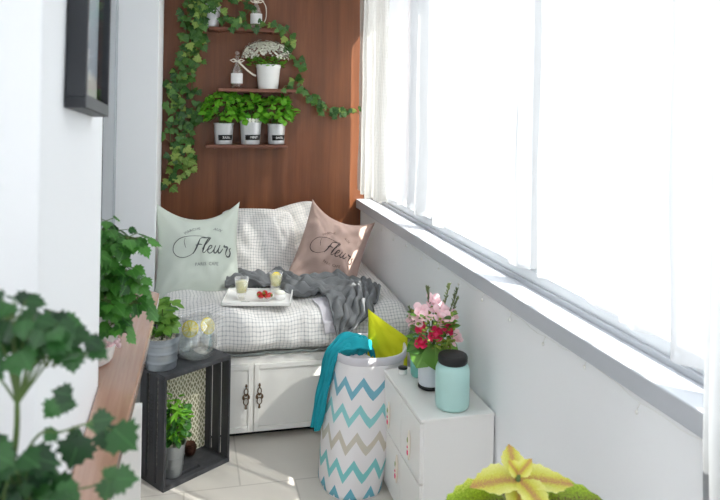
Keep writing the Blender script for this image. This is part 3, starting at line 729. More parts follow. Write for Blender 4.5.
# bottles with paper labels
def bottle(x, z, label, sc_=1.0, hanger=False):
    t = empty('glass_bottle', (x, 4.33, z), 0, label, 'bottle', 'small glass bottles on the wall shelves')
    pr = [(0.001, 0), (0.032, 0), (0.035, 0.004), (0.035, 0.105), (0.030, 0.125), (0.014, 0.150), (0.012, 0.19), (0.0155, 0.193), (0.0155, 0.20), (0.0105, 0.20), (0.0095, 0.15), (0.027, 0.123), (0.033, 0.105), (0.033, 0.007), (0.001, 0.006)]
    MB().lathe([(a * sc_, b * sc_) for a, b in pr], n=28).build('bottle_body', M['glass'], t, smooth=True)
    MB().lathe([(0.0001, 0.20), (0.009, 0.202), (0.015, 0.214), (0.010, 0.228), (0.0001, 0.232)], n=16).build('stopper', M['glass'], t, smooth=True)
    lb = MB(); lb.grid(lambda u, v: Vector((0.0362 * sc_ * math.sin((u - 0.5) * 2.9), -0.0362 * sc_ * math.cos((u - 0.5) * 2.9), (0.030 + 0.062 * v) * sc_)), 16, 2)
    lb.build('label', M['paper'], t, smooth=True)
    rb = MB()
    rb.tube([(0.0155 * math.cos(a), 0.0155 * math.sin(a), 0.165) for a in [i * math.pi / 8 for i in range(17)]], 0.005, 6)
    for sx in (-1, 1):
        rb.tube([(0, -0.016, 0.165), (sx * 0.022, -0.024, 0.178), (sx * 0.042, -0.022, 0.170), (sx * 0.024, -0.024, 0.160), (0, -0.016, 0.165)], 0.004, 6)
    if hanger:
        rb.tube(smooth_path([(0.004, -0.022, 0.165), (0.045, -0.032, 0.125), (0.085, -0.035, 0.092), (0.112, -0.036, 0.078)], 6), 0.006, 6)
    else:
        rb.tube(smooth_path([(0.02, -0.012, 0.19), (0.055, -0.02, 0.14), (0.058, -0.02, 0.07), (0.038, -0.03, 0.025)], 6), 0.0026, 5)
        for sx in (-1, 1): rb.ball((sx * 0.016, -0.012, 0.205), 0.017, 10, 6, (1.2, 0.7, 0.8))
    rb.build('ribbon', M['ribbon'], t, smooth=True)
bottle(0.287, 1.6455, 'clear stoppered bottle with cream ribbon on the middle wall shelf', 1.0, True)
bottle(0.398, 2.0125, 'clear bottle with white label and cord on the top wall shelf', 1.0)
# ivy in a zinc pot, with trailing vines
ivy = empty('potted_ivy', (0.125, 4.335, 2.0125), 0, 'zinc pot of ivy on the top wall shelf, long vines hanging down the wall', 'potted plant')
IV = Vector(ivy.location)
MB().lathe([(0.001, 0), (0.046, 0), (0.048, 0.004), (0.060, 0.13), (0.063, 0.135), (0.060, 0.137), (0.056, 0.13), (0.04, 0.008)], n=32).build('pot', M['zinc'], ivy, smooth=True)
MB().lathe([(0.001, 0.125), (0.056, 0.125)], n=24).build('soil', M['soil'], ivy)
vines = [
 [(0.12, 4.30, 2.14), (0.06, 4.27, 2.12), (0.03, 4.34, 2.0), (0.0, 4.37, 1.85), (-0.03, 4.38, 1.66), (-0.03, 4.38, 1.45), (0.0, 4.38, 1.25), (0.02, 4.38, 1.12)],
 [(0.10, 4.30, 2.14), (0.02, 4.30, 2.16), (-0.02, 4.36, 2.02), (0.0, 4.38, 1.86), (-0.06, 4.38, 1.70), (-0.08, 4.38, 1.50), (-0.10, 4.38, 1.32), (-0.06, 4.38, 1.14), (-0.10, 4.38, 1.07)],
 [(0.10, 4.28, 2.14), (0.06, 4.25, 2.05), (0.07, 4.34, 1.95), (0.04, 4.37, 1.78), (0.02, 4.38, 1.62), (0.05, 4.38, 1.50), (0.0, 4.38, 1.40), (-0.07, 4.38, 1.28), (-0.08, 4.38, 1.20)],
 [(0.08, 4.30, 2.15), (0.0, 4.32, 2.22), (0.02, 4.36, 2.10), (0.06, 4.37, 1.92), (-0.04, 4.38, 1.80), (-0.09, 4.38, 1.64), (-0.05, 4.38, 1.52), (0.01, 4.38, 1.33), (0.03, 4.38, 1.20)],
 [(0.12, 4.27, 2.15), (0.16, 4.24, 2.11), (0.20, 4.25, 2.06), (0.26, 4.262, 2.03), (0.35, 4.262, 2.03), (0.44, 4.262, 2.035), (0.53, 4.26, 2.02), (0.60, 4.33, 2.0), (0.63, 4.38, 1.93), (0.61, 4.38, 1.86)],
 [(0.14, 4.30, 2.15), (0.22, 4.30, 2.20), (0.30, 4.32, 2.18), (0.36, 4.34, 2.14), (0.30, 4.28, 2.06), (0.24, 4.27, 2.04)],
 [(0.53, 4.262, 2.02), (0.58, 4.36, 1.92), (0.62, 4.385, 1.86), (0.68, 4.385, 1.80), (0.67, 4.385, 1.73), (0.62, 4.34, 1.68), (0.57, 4.27, 1.665)],
]
vine2 = [[(0.66, 4.27, 1.66), (0.70, 4.33, 1.63), (0.76, 4.385, 1.59), (0.82, 4.385, 1.575), (0.88, 4.385, 1.525), (0.98, 4.385, 1.53), (1.07, 4.365, 1.50)],
         [(0.69, 4.30, 1.64), (0.76, 4.385, 1.56), (0.86, 4.385, 1.51), (0.94, 4.385, 1.50), (1.0, 4.38, 1.51)]]
def vine_leaves(paths, dens, size, origin, lm, sm_, lite, rnd, wide=0.03):
    for pi, path in enumerate(paths):
        sp = [p - origin for p in smooth_path(path, 10)]
        sm_.tube(sp, 0.0022, 5)
        L = sum((b - a).length for a, b in zip(sp, sp[1:])); n = int(L / dens)
        for k in range(n):
            i = min(int(k / n * (len(sp) - 1)), len(sp) - 2); p = sp[i].lerp(sp[i + 1], rnd.random())
            off = Vector((rnd.uniform(-wide, wide), rnd.uniform(-0.05, -0.004), rnd.uniform(-wide, wide)))
            q = p + off
            if q.y + origin.y > 4.395: q.y = 4.395 - origin.y
            down = Vector((rnd.uniform(-1.2, 1.2), rnd.uniform(-0.5, 0.1), rnd.uniform(-1.3, 0.5)))
            nr = Vector((rnd.uniform(-0.5, 0.5), -1, rnd.uniform(-0.2, 0.8)))
            tgt = lite if (lite and (rnd.random() < 0.12 or (q.z + origin.z < 1.3 and rnd.random() < 0.6))) else lm
            leaf(tgt, q, down, nr, size * rnd.uniform(0.65, 1.25), 'ivy', 0.12, 0.3)
            sm_.tube([p, q], 0.001, 4, False)
rnd = random.Random(11); lm, sm_, li = MB(), MB(), MB()
vine_leaves(vines[:4], 0.0145, 0.046, IV, lm, sm_, li, rnd, 0.035)
vine_leaves(vines[4:], 0.021, 0.042, IV, lm, sm_, li, rnd, 0.022)
lm.build('foliage', M['ivy'], ivy, smooth=True); li.build('young_foliage', M['ivy_lite'], ivy, smooth=True); sm_.build('vine', M['stem'], ivy)
rnd = random.Random(12); lm, sm_, li = MB(), MB(), MB(); o2 = Vector((0.66, 4.33, 1.645))
iv2 = empty('ivy_garland', o2, 0, 'short ivy garland trailing right from the end of the middle wall shelf to the curtain', 'ivy')
vine_leaves(vine2, 0.017, 0.038, o2, lm, sm_, li, rnd, 0.022)
lm.build('foliage', M['ivy'], iv2, smooth=True); li.build('young_foliage', M['ivy_lite'], iv2, smooth=True); sm_.build('vine', M['stem'], iv2)

# ================================================================== CURTAINS
def curtain(name, x0, y0, y1, ztop, hem, amp, period, mat, label, seed=0, group='window curtains', nu=None, flare=0.0, uvs=1.0):
    nu = nu or int((y1 - y0) / 0.008); mb = MB()
    def f(u, v):
        y = y0 + (y1 - y0) * u; h = (hem(u) if callable(hem) else hem) + (0.016 * noise.noise(Vector((y0 * 3 + (y1 - y0) * u * 4.5, seed, 0))) if ztop - 1 > 0 and x0 > 1.09 else 0); z = h + (ztop - h) * v
        ph = y / period * 6.283 + 1.6 * noise.noise(Vector((y * 3, seed, v * 0.6)))
        k = 0.6 + 0.6 * noise.noise(Vector((y * 1.7, seed + 5, 0))) + 0.4
        a = amp * k * (1.0 + flare * (1 - v) ** 3)
        x = x0 + a * math.sin(ph) + 0.35 * a * math.sin(ph * 2.3 + seed) + 0.012 * noise.noise(Vector((y * 5, z * 2.5, seed)))
        return Vector((x, y + 0.5 * a * math.cos(ph), z))
    mb.grid(f, nu, 40, lambda u, v: (u * (y1 - y0) * uvs, v * (ztop - 1)))
    return tag(mb.build(name, mat, smooth=True, fix=False), label, 'curtain', group)
curtain('linen_curtain', 1.085, 3.80, 4.37, 2.46, lambda u: 1.000 + 0.012 * math.sin(u * 20), 0.022, 0.13, M['linen'], 'open weave cream curtain at the far end of the window beside the wood wall', 3, uvs=1.5)
curtain('sheer_curtain', 1.125, 1.78, 3.86, 2.46, lambda u: 1.04 + 0.012 * math.sin(u * 17 + 1) + 0.006 * math.sin(u * 41) - 0.03 * max(0, u - 0.9) * 10 * 0, 0.028, 0.19, M['sheer'], 'long white sheer curtain over the far part of the window, ending just above the sill', 1)
curtain('sheer_curtain', 1.105, 1.17, 1.80, 2.46, lambda u: 1.01 + 0.04 * u + 0.010 * math.sin(u * 14), 0.028, 0.2, M['sheer'], 'white sheer curtain over the near window part with its hem close to the grey sill', 7)
curtain('floor_length_curtain', 1.00, -0.85, 1.20, 2.46, 0.03, 0.026, 0.19, M['sheer_thick'], 'floor length white sheer curtain at the right edge, covering the near end of the sill', 9)

# ================================================================== CHEST (shoe cabinet) BY THE PARAPET
ch = empty('storage_chest', (0.955, 2.565, 0), 0, 'low white cabinet against the parapet with a mint jar and bouquet on top', 'cabinet')
CX0, CX1, CY0, CY1, CZ = 0.812, 1.092, 2.325, 2.80, 0.475
wpart(MB().box((CX0 + 0.012, CY0 + 0.006, 0), (CX1, CY1 - 0.006, CZ - 0.012)), 'body', M['white'], ch, bevel=0.003)
wpart(MB().box((CX0 - 0.002, CY0, CZ - 0.012), (CX1, CY1, CZ)), 'top_panel', M['white'], ch, bevel=0.003)
dr = []
for y0, y1, z0, z1 in ((CY0 + 0.01, 2.556, 0.245, 0.456), (2.562, CY1 - 0.01, 0.245, 0.456), (CY0 + 0.01, 2.556, 0.02, 0.238), (2.562, CY1 - 0.01, 0.02, 0.238)):
    d = wpart(MB().box((CX0, y0, z0), (CX0 + 0.016, y1, z1)), 'door', M['white'], ch, bevel=0.002)
    dr.append((d, y0, y1, z0, z1))
def pull(d, y, z):
    h = MB().lathe([(0.0001, -0.055), (0.003, -0.053), (0.0058, -0.03), (0.0065, 0), (0.0058, 0.03), (0.003, 0.053), (0.0001, 0.055)], (CX0 - 0.006, y, z), 14)
    k = h.build('knob', M['ribbon'], d, smooth=True)
    r_ = MB(); r_.ball((CX0 - 0.0115, y, z - 0.026), 0.0052, 8, 6, (0.5, 1, 2.2)); r_.ball((CX0 - 0.0115, y, z - 0.006), 0.004, 8, 6, (0.7, 1, 1.4)); r_.build('painted_rose', M['rose'], k, smooth=True)
    g_ = MB(); g_.ball((CX0 - 0.0115, y, z + 0.020), 0.0035, 8, 5, (0.7, 1, 3)); g_.build('painted_leaf', M['bud'], k, smooth=True)
pull(dr[3][0], 2.587, 0.17); pull(dr[1][0], 2.705, 0.325); pull(dr[0][0], 2.44, 0.333)

# mint storage jar
j = empty('storage_jar', (0.958, 2.405, CZ + 0.0008), 0, 'large pale aqua jar with black lid, nearest on the white cabinet', 'jar')
MB().lathe([(0.001, 0), (0.052, 0), (0.060, 0.006), (0.0625, 0.02), (0.0625, 0.140), (0.057, 0.156), (0.049, 0.163), (0.001, 0.164)], n=48).build('jar_body', M['aqua'], j, smooth=True)
MB().lathe([(0.001, 0.162), (0.050, 0.162), (0.054, 0.167), (0.054, 0.186), (0.051, 0.192), (0.045, 0.194), (0.001, 0.193)], n=48).build('lid', M['lid'], j, smooth=True)
v1 = empty('flower_vase', (0.935, 2.585, CZ + 0.0008), 0, 'pale grey vase with black base holding the pink bouquet', 'vase')
MB().lathe([(0.001, 0.010), (0.038, 0.010), (0.044, 0.018), (0.046, 0.04), (0.046, 0.165), (0.043, 0.175), (0.039, 0.175), (0.042, 0.16), (0.042, 0.02), (0.001, 0.016)], n=40).build('vase_body', M['grey_cer'], v1, smooth=True)
MB().lathe([(0.001, 0), (0.040, 0), (0.0455, 0.004), (0.0455, 0.0135), (0.041, 0.0155), (0.001, 0.0155)], n=40).build('base_ring', M['lid'], v1, smooth=True)
v2 = tag(MB().lathe([(0.001, 0), (0.036, 0), (0.040, 0.006), (0.042, 0.03), (0.042, 0.13), (0.036, 0.15), (0.030, 0.153), (0.030, 0.165), (0.026, 0.165), (0.026, 0.15), (0.038, 0.12), (0.038, 0.01), (0.001, 0.008)], (0.938, 2.705, CZ + 0.0008), 40).build('ceramic_vase', M['teal_cer'], smooth=True), 'sea green vase at the back of the white cabinet behind the bouquet', 'vase')
tn = empty('candle_tin', (0.872, 2.735, CZ + 0.0008), 0, 'small white tin with black band at the far corner of the white cabinet', 'tin')
MB().lathe([(0.001, 0), (0.017, 0), (0.018, 0.002), (0.018, 0.020), (0.001, 0.021)], n=28).build('tin_body', M['ceramic'], tn, smooth=True)
MB().lathe([(0.001, 0.021), (0.019, 0.0212), (0.019, 0.027), (0.001, 0.028)], n=28).build('lid', M['lid'], tn, smooth=True)

# bouquet (stands in the grey vase)
bq = empty('flower_bouquet', (0.935, 2.585, CZ + 0.17), 0, 'bouquet of crimson roses, blush blooms and green sprigs in the grey vase', 'bouquet')
bq.scale = (1.22, 1.15, 1.12)
rnd = random.Random(3)
st = MB()
def rose(c, r, out, mat, petals=14, tight=True):
    b_ = MB(); out = Vector(out).normalized(); tg = out.orthogonal().normalized()
    b_.ball(c, r * 0.45, 10, 6)
    for k in range(petals):
        ring = k / petals; a = k * 2.399; d = Matrix.Rotation(a, 3, out) @ tg
        rr = r * (0.25 + 0.6 * ring)
        base = Vector(c) + d * rr * 0.5 - out * r * 0.45
        leaf(b_, base, out * (1.0 - 0.5 * ring) + d * (0.15 + 0.8 * ring), -d + out * 0.2, r * (1.1 if tight else 1.35), 'petal', -0.15, -0.25 if tight else 0.3, 1.7 if tight else 1.2)
    b_.build('bloom', mat, bq, smooth=True)
    st.tube([(0, 0, -0.05), Vector(c) * 0.5 + Vector((0, 0, -0.01)), c], 0.0018, 5)
for c, r in (((-0.005, -0.062, 0.055), 0.023), ((-0.045, -0.045, 0.025), 0.020), ((0.045, -0.045, 0.085), 0.023), ((-0.042, -0.03, 0.068), 0.018), ((0.052, -0.03, 0.052), 0.015), ((0.02, -0.055, 0.078), 0.016)):
    rose(c, r, (c[0] * 6, -0.8, 0.4), M['rose'])
for c, r in (((-0.04, -0.03, 0.115), 0.028), ((0.022, -0.045, 0.112), 0.028), ((0.01, 0.0, 0.145), 0.024), ((0.072, -0.03, 0.03), 0.022), ((0.068, -0.01, 0.10), 0.018), ((0.040, -0.05, -0.01), 0.015), ((-0.06, 0.0, 0.09), 0.018)):
    rose(c, r, (c[0] * 6, -0.7, 0.5), M['blush'], 9, False)
bd = MB()
for i in range(90):
    a = rnd.uniform(0, 6.283); rr = rnd.uniform(0.03, 0.075)
    bd.ball((rr * math.cos(a), -0.03 + rr * 0.7 * math.sin(a), 0.03 + rnd.uniform(-0.02, 0.10)), rnd.uniform(0.0035, 0.006), 6, 4)
for i in range(40): bd.ball((rnd.uniform(0.0, 0.055), -0.06 + rnd.uniform(-.008, .01), rnd.uniform(0.0, 0.035)), 0.0048, 6, 4)
tag(bd.build('berries', M['bud'], bq, smooth=True), kind='stuff')
lf = MB()
for p, d, s_, wd in (((-0.015, -0.035, 0.022), (-0.6, -0.45, -0.8), 0.095, 1.5), ((0.0, -0.045, 0.015), (-0.05, -0.6, -0.9), 0.085, 1.6), ((0.03, -0.03, 0.02), (0.6, -0.5, -0.6), 0.07, 1.2), ((-0.02, -0.03, 0.02), (-1, -0.2, -0.25), 0.075, 1.2)):
    leaf(lf, p, d, (0, -0.7, 0.7), s_, 'oval', 0.15, 0.3, wd)
for i in range(60):
    a = rnd.uniform(0, 6.283); el = rnd.uniform(-0.1, 1)
    p = Vector((0.06 * math.cos(a), -0.02 + 0.05 * math.sin(a), 0.02 + 0.10 * el)); leaf(lf, p, (math.cos(a), math.sin(a), 0.4), (0, -0.4, 1), rnd.uniform(0.02, 0.035), 'oval')
lf.build('foliage', M['bouq_leaf'], bq, smooth=True)
sp_ = MB()
for tip in ((-0.012, 0.0, 0.195), (0.060, 0.0, 0.20), (0.085, -0.01, 0.185), (0.09, 0.0, 0.15), (-0.075, -0.01, 0.13)):
    pth = smooth_path([(0, 0, 0.02), (tip[0] * 0.7, tip[1] * 0.6, tip[2] * 0.6), tip], 10); sp_.tube(pth, 0.0016, 5)
    for q in pth[12:]:
        for k in range(3): leaf(sp_, q, Vector((rnd.uniform(-1, 1), rnd.uniform(-1, 1), 1.3)), (0, -1, 0.2), 0.014, 'lance')
sp_.build('sprig', leafmat('grey_green_sprig', srgb(84, 96, 66), srgb(120, 134, 84)), bq, smooth=True)
st.build('stem', M['stem'], bq)

# ================================================================== HAMPER
hp = empty('laundry_hamper', (0.69, 2.87, 0), 0, 'tall canvas laundry hamper with blue, aqua and beige chevrons beside the white cabinet', 'hamper')
HC0, HC1, HZ = Vector((0.688, 2.865)), Vector((0.79, 2.97)), 0.515
def hamper_pt(a, z, shrink=0.0):
    k = z / HZ; c = HC0.lerp(HC1, k); rx = 0.128 + (0.157 - 0.128) * k - shrink; ry = 0.172 + (0.150 - 0.172) * k - shrink
    bulge = 0.008 * math.sin(k * math.pi) + 0.005 * noise.noise(Vector((math.cos(a) * 2, math.sin(a) * 2, z * 5)))
    ca, sa = math.cos(a), math.sin(a); e = 0.85
    return Vector((c.x + (rx + bulge) * math.copysign(abs(ca) ** e, ca), c.y + (ry + bulge) * math.copysign(abs(sa) ** e, sa), z))
m_ = MB(); NA = 96
m_.grid(lambda u, v: hamper_pt(u * 2 * math.pi, 0.004 + (HZ - 0.004) * v), NA, 40, lambda u, v: (u, v * HZ))
m_.grid(lambda u, v: hamper_pt(u * 2 * math.pi, 0.004, 0.1 * v * 1.2), NA, 2, lambda u, v: (u, 0.5))
wpart(m_, 'bag', M['chevron'], hp, smooth=True, solid=0.003, fix=False)
m_ = MB()
def rim_pt(u, v):
    a = u * 2 * math.pi; t = v * 2 * math.pi; p = hamper_pt(a, HZ - 0.014); c = HC1
    o_ = Vector((math.cos(a), math.sin(a), 0)); q = p + o_ * (0.004 + 0.004 * math.cos(t)) + Vector((0, 0, 0.018 * math.sin(t) + 0.004 * noise.noise(Vector((math.cos(a) * 5, math.sin(a) * 5, 2)))))
    return q
m_.grid(rim_pt, NA, 14); wpart(m_, 'rim', M['rim_cloth'], hp, smooth=True)
m_ = MB(); m_.grid(lambda u, v: hamper_pt(u * 2 * math.pi, HZ - 0.09, 0.004 + v * 0.13), NA, 4); wpart(m_, 'inner_laundry', M['rim_cloth'], hp, smooth=True)
# teal towel: heap in the hamper and a long tail over the rim
tb = MB()
tail = smooth_path([(0.80, 2.99, 0.47), (0.765, 2.97, 0.525), (0.715, 2.95, 0.545), (0.670, 2.945, 0.540), (0.632, 2.935, 0.522), (0.607, 2.93, 0.48), (0.585, 2.925, 0.38), (0.560, 2.92, 0.27), (0.545, 2.915, 0.20)], 10)
def towel(u, v):
    i = v * (len(tail) - 1); i0 = min(int(i), len(tail) - 2); p = tail[i0].lerp(tail[i0 + 1], i - i0)
    wdt = 0.038 + 0.030 * math.sin(min(1, v * 2) * math.pi) - 0.006 * v; a = (u - 0.5) * 2
    fold = 0.012 * math.cos(a * 9 + v * 4) + 0.012 * noise.noise(Vector((u * 4, v * 8, 3)))
    hump = 0.02 * (1 - a * a) * math.exp(-((v - 0.25) / 0.22) ** 2)
    nrm = Vector((0, 0, 1)) if v < 0.45 else Vector((-1, -0.2, 0.2))
    lat = Vector((0.35, -0.9, 0)) if v < 0.45 else Vector((0.25, -0.95, 0))
    return p + lat * a * wdt + nrm * (fold + hump)
tb.grid(towel, 34, 110)
rl = MB(); 
for k, (cx, cy, cz, r) in enumerate(((0.745, 2.955, 0.525, 0.034), (0.69, 2.93, 0.528, 0.028))):
    def lump(u, v, cx=cx, cy=cy, cz=cz, r=r):
        t = math.pi * v; a = 2 * math.pi * u; d = Vector((math.sin(t) * math.cos(a) * 1.35, math.sin(t) * math.sin(a), math.cos(t)))
        return Vector((cx, cy, cz)) + d * r * (1 + 0.22 * noise.noise(d * 2.2 + Vector((k, 0, 0))) + 0.10 * math.sin(a * 4 + t * 3))
    tb.grid(lump, 32, 20)
tw = tag(tb.build('fleece_towel', M['teal'], smooth=True, solid=0.009, offset=0), 'bright teal fleece towel hanging over the left rim of the hamper', 'towel')
# yellow cushion stuffed in the hamper
Py = pillow_fn(0.225, 0.20, 0.06, 0.02, 0.0, 8.3, 0.004)
My = Matrix(((0.80, 0.02, 0.0, 0.880), (-0.10, 0.10, 1.0, 2.985), (-0.58, 0.99, 0.05, 0.500), (0, 0, 0, 1)))
yc = make_pillow('c', Py, None, My, .235, .235).build('yellow_cushion', M['yellow'], smooth=True)
tag(yc, 'lemon yellow cushion poking out of the chevron hamper', 'cushion')

# ================================================================== CRATE
u_ = Vector((0.277, 0.195, 0)).normalized(); ang = math.atan2(u_.y, u_.x)
CR = empty('wooden_crate', (-0.071, 2.912, 0), ang, 'dark stained slatted wooden crate standing on end on the floor tiles', 'crate')
CW, CD, CH = 0.334, 0.178, 0.466
def cpart(mb, name, mat, parent=CR, **kw): return mb.build(name, mat, parent, **kw)
for nm, z0, z1, hole in (('end_board', 0.0, 0.018, True), ('end_board', CH - 0.018, CH, False)):
    b = MB()
    hx0, hx1, hy0, hy1 = CW * 0.30, CW * 0.62, 0.030, 0.050
    if hole:
        b.box((0, 0, z0), (CW, hy0, z1)).box((0, hy1, z0), (CW, CD, z1)).box((0, hy0, z0), (hx0, hy1, z1)).box((hx1, hy0, z0), (CW, hy1, z1))
        MBd = MB().box((hx0, hy0, 0.0005), (hx1, hy1, 0.002)); cpart(MBd, 'hand_hole_shade', M['dark'])  # dark sheet paints the shade inside the hand hole
    else: b.box((0, 0, z0), (CW, CD, z1))
    cpart(b, nm, M['crate'], bevel=0.0015 if not hole else 0)
sw = (CD + 0.016) / 3
for side in (0, 1):
    x0, x1 = (0, 0.011) if side == 0 else (CW - 0.011, CW)
    for k in range(3):
        y0 = k * sw; y1 = y0 + sw - 0.016
        s_ = cpart(MB().box((x0, y0, 0.0185), (x1, y1, CH - 0.0185)), 'side_slat', M['crate'], bevel=0.0012)
        if side == 0 and k == 1:
            m4 = Matrix.Translation((-0.0012, (y0 + y1) / 2, 0.27)) @ Matrix.Rotation(R(-90), 4, 'Z') @ Matrix.Rotation(R(90), 4, 'X') @ Matrix.Rotation(R(90), 4, 'Z')
            small_text('ORCHARD', 0.042, s_, M['lid'], m4, 'stencil_lettering')
lin = MB(); lin.grid(lambda a, b: Vector((0.011 + (CW - 0.022) * a, CD - 0.012, 0.0185 + (CH - 0.037) * b)), 2, 2, lambda a, b: (a * CW, b * CH))
cpart(lin, 'patterned_lining', M['lining'], solid=0.002)
cpart(MB().box((0.011, CD - 0.009, 0.0185), (CW - 0.011, CD, CH - 0.0185)), 'back_board', M['crate'])
def crate_w(x, y, z): return Vector(CR.location) + Matrix.Rotation(ang, 3, 'Z') @ Vector((x, y, z))

def ribbed_pot(t, r0, r1, h, mat, rings):
    pr = [(0.001, 0), (r0, 0)]
    n = 40
    for i in range(n + 1):
        k = i / n; r = r0 + (r1 - r0) * k
        for q in rings:
            r += 0.0022 * math.exp(-((k - q) / 0.018) ** 2)
        pr.append((r, h * k))
    pr += [(r1 + 0.003, h), (r1 + 0.003, h + 0.003), (r1 - 0.004, h), (r1 - 0.006, h * 0.85), (0.001, h * 0.85)]
    MB().lathe(pr, n=40).build('pot', mat, t, smooth=True)
def sprout(t, z0, hgt, spread, n, size, kind, mat, rnd, lean=(0, 0), nst=7, smat='stem'):
    f = MB(); s = MB()
    for k in range(nst):
        a = k * 2.4 + rnd.random(); tip = Vector((spread * 0.8 * math.cos(a) + lean[0], spread * 0.8 * math.sin(a) + lean[1], z0 + hgt * rnd.uniform(0.6, 1.0)))
        pth = smooth_path([(0.01 * math.cos(a), 0.01 * math.sin(a), z0 - 0.01), Vector((tip.x * 0.4, tip.y * 0.4, z0 + (tip.z - z0) * 0.55)), tip], 8); s.tube(pth, 0.0018, 5)
        for i in range(n // nst):
            q = pth[rnd.randint(4, len(pth) - 1)]; b = rnd.uniform(0, 6.283)
            d = Vector((math.cos(b), math.sin(b), rnd.uniform(-0.5, 0.6)))
            leaf(f, q + d * 0.012, d, Vector((0, -0.6, 1)) + rv(0.4), size * rnd.uniform(0.6, 1.2), kind, 0.2, 0.4)
    f.build('foliage', mat, t, smooth=True); s.build('stem', M[smat], t)
def pebbles(t, r, z, mat='pebble'):
    p = MB(); q = random.Random(2)
    for i in range(70):
        a = q.uniform(0, 6.283); rr = r * math.sqrt(q.random()); p.ball((rr * math.cos(a), rr * math.sin(a), z + q.uniform(0, 0.006)), q.uniform(0.004, 0.007), 6, 4)
    tag(p.build('gravel', M[mat], t, smooth=True), kind='stuff')
# tin planter inside the crate
pw = crate_w(0.088, 0.062, 0.0186)
t = empty('tin_planter', pw, 0, 'small zinc pot with a leafy green plant standing inside the crate', 'potted plant')
ribbed_pot(t, 0.036, 0.050, 0.132, M['zinc_dull'], (0.3, 0.36, 0.62)); pebbles(t, 0.036, 0.117)
sprout(t, 0.12, 0.205, 0.04, 150, 0.046, 'lance', M['basil'], random.Random(4), (0.012, 0.0), 9)
f = MB(); rnd = random.Random(9)
for i in range(60):
    h = rnd.random(); a = rnd.uniform(0, 6.28); leaf(f, (0.012 + 0.03 * math.cos(a), 0.03 * math.sin(a), 0.14 + 0.14 * h), (math.cos(a), math.sin(a), rnd.uniform(-.6, .3)), (0, -0.6, 1), 0.036, 'oval', 0.2, 0.4, 1.0)
f.build('lower_foliage', M['room'], t, smooth=True)
# pine cone
pc = crate_w(0.215, 0.125, 0.0186)
c_ = MB(); c_.ball((0, 0, 0.032), 0.020, 12, 8, (1, 1, 1.2))
for ring in range(8):
    z = 0.008 + ring * 0.0068; rr = 0.026 * math.sin(math.pi * (ring + 1.6) / 10.5)
    for k in range(11):
        a = k * 0.571 + ring * 0.28; leaf(c_, (rr * 0.6 * math.cos(a), rr * 0.6 * math.sin(a), z), (math.cos(a), math.sin(a), 0.35), (0, 0, 1), 0.0175, 'petal', 0.1, -0.3, 1.5)
pco = c_.build('pine_cone', M['brown_cone']); pco.location = pc; tag(pco, 'brown pine cone lying inside the crate beside the small zinc pot', 'pine cone')
# tin planter on the crate
pw = crate_w(0.052, 0.105, CH + 0.0006)
t = empty('tin_planter', pw, 0, 'blue grey ribbed tin planter with herb on top of the crate beside the glass jug', 'potted plant')
t.scale = (1.08, 1.08, 1.08)
ribbed_pot(t, 0.056, 0.065, 0.118, M['zinc_blue'], (0.22, 0.26, 0.52, 0.56, 0.8, 0.84)); pebbles(t, 0.055, 0.110)
sprout(t, 0.11, 0.135, 0.05, 90, 0.046, 'oval', M['small'], random.Random(8), (-0.008, -0.01), 9)
# glass jug with lemon slices
pw = crate_w(0.228, 0.100, CH + 0.0006)
t = empty('glass_jug', pw, 0, 'round clear glass jug of water with lemon slices on top of the crate', 'jug')
t.scale = (1.15, 1.15, 1.15)
PJ = [(0.001, 0), (0.055, 0), (0.066, 0.010), (0.076, 0.045), (0.075, 0.085), (0.064, 0.125), (0.055, 0.142), (0.054, 0.150)]
def spout(p, a):
    k = max(0, (p.z - 0.11) / 0.04); s = math.exp(-((a - math.pi) / 0.35) ** 2)
    return Vector((p.x - 0.022 * k * k * s, p.y, p.z + 0.004 * k * s))
MB().lathe(PJ + [(r - 0.002, z) for r, z in PJ[::-1][:-1]] + [(0.001, 0.004)], n=48, wob=spout).build('jug_body', M['glass'], t, smooth=True)
MB().lathe([(0.001, 0.006), (0.053, 0.006), (0.0635, 0.012), (0.0732, 0.045), (0.0725, 0.085), (0.068, 0.105), (0.001, 0.105)], n=40).build('water', M['water'], t, smooth=True)
for (x, y, z, rx, rz) in ((-0.028, -0.030, 0.112, 68, -8), (0.036, -0.020, 0.116, 66, 40)):
    s = MB(); rot = Matrix.Translation((x, y, z)) @ Matrix.Rotation(R(rz), 4, 'Z') @ Matrix.Rotation(R(rx), 4, 'X'); n = 28
    for r, z0, z1 in ((0.031, -0.003, 0.003),):
        s.add([rot @ Vector((r * math.cos(a), r * math.sin(a), zz)) for zz in (z0, z1) for a in [i * 2 * math.pi / n for i in range(n)]],
              [tuple(range(n))[::-1], tuple(range(n, 2 * n))] + [(i, (i + 1) % n, n + (i + 1) % n, n + i) for i in range(n)])
    so = s.build('lemon_slice', M['lemon'], t)
    s2 = MB()
    for sg in range(9):
        a0 = sg * 2 * math.pi / 9 + 0.06; a1 = (sg + 1) * 2 * math.pi / 9 - 0.06
        for zz in (0.0036, -0.0036):
            s2.add([rot @ Vector((0.003 * math.cos((a0 + a1) / 2), 0.003 * math.sin((a0 + a1) / 2), zz))] + [rot @ Vector((0.0265 * math.cos(a0 + (a1 - a0) * q / 4), 0.0265 * math.sin(a0 + (a1 - a0) * q / 4), zz)) for q in range(5)], [(0, 1, 2, 3, 4, 5)])
    s2.build('lemon_flesh', M['lemon_flesh'], so)
h = MB(); h.tube(smooth_path([(0.073, 0.02, 0.09), (0.095, 0.03, 0.105), (0.098, 0.03, 0.135), (0.075, 0.022, 0.148), (0.056, 0.018, 0.142)], 6), 0.005, 8); h.build('handle', M['glass'], t, smooth=True)

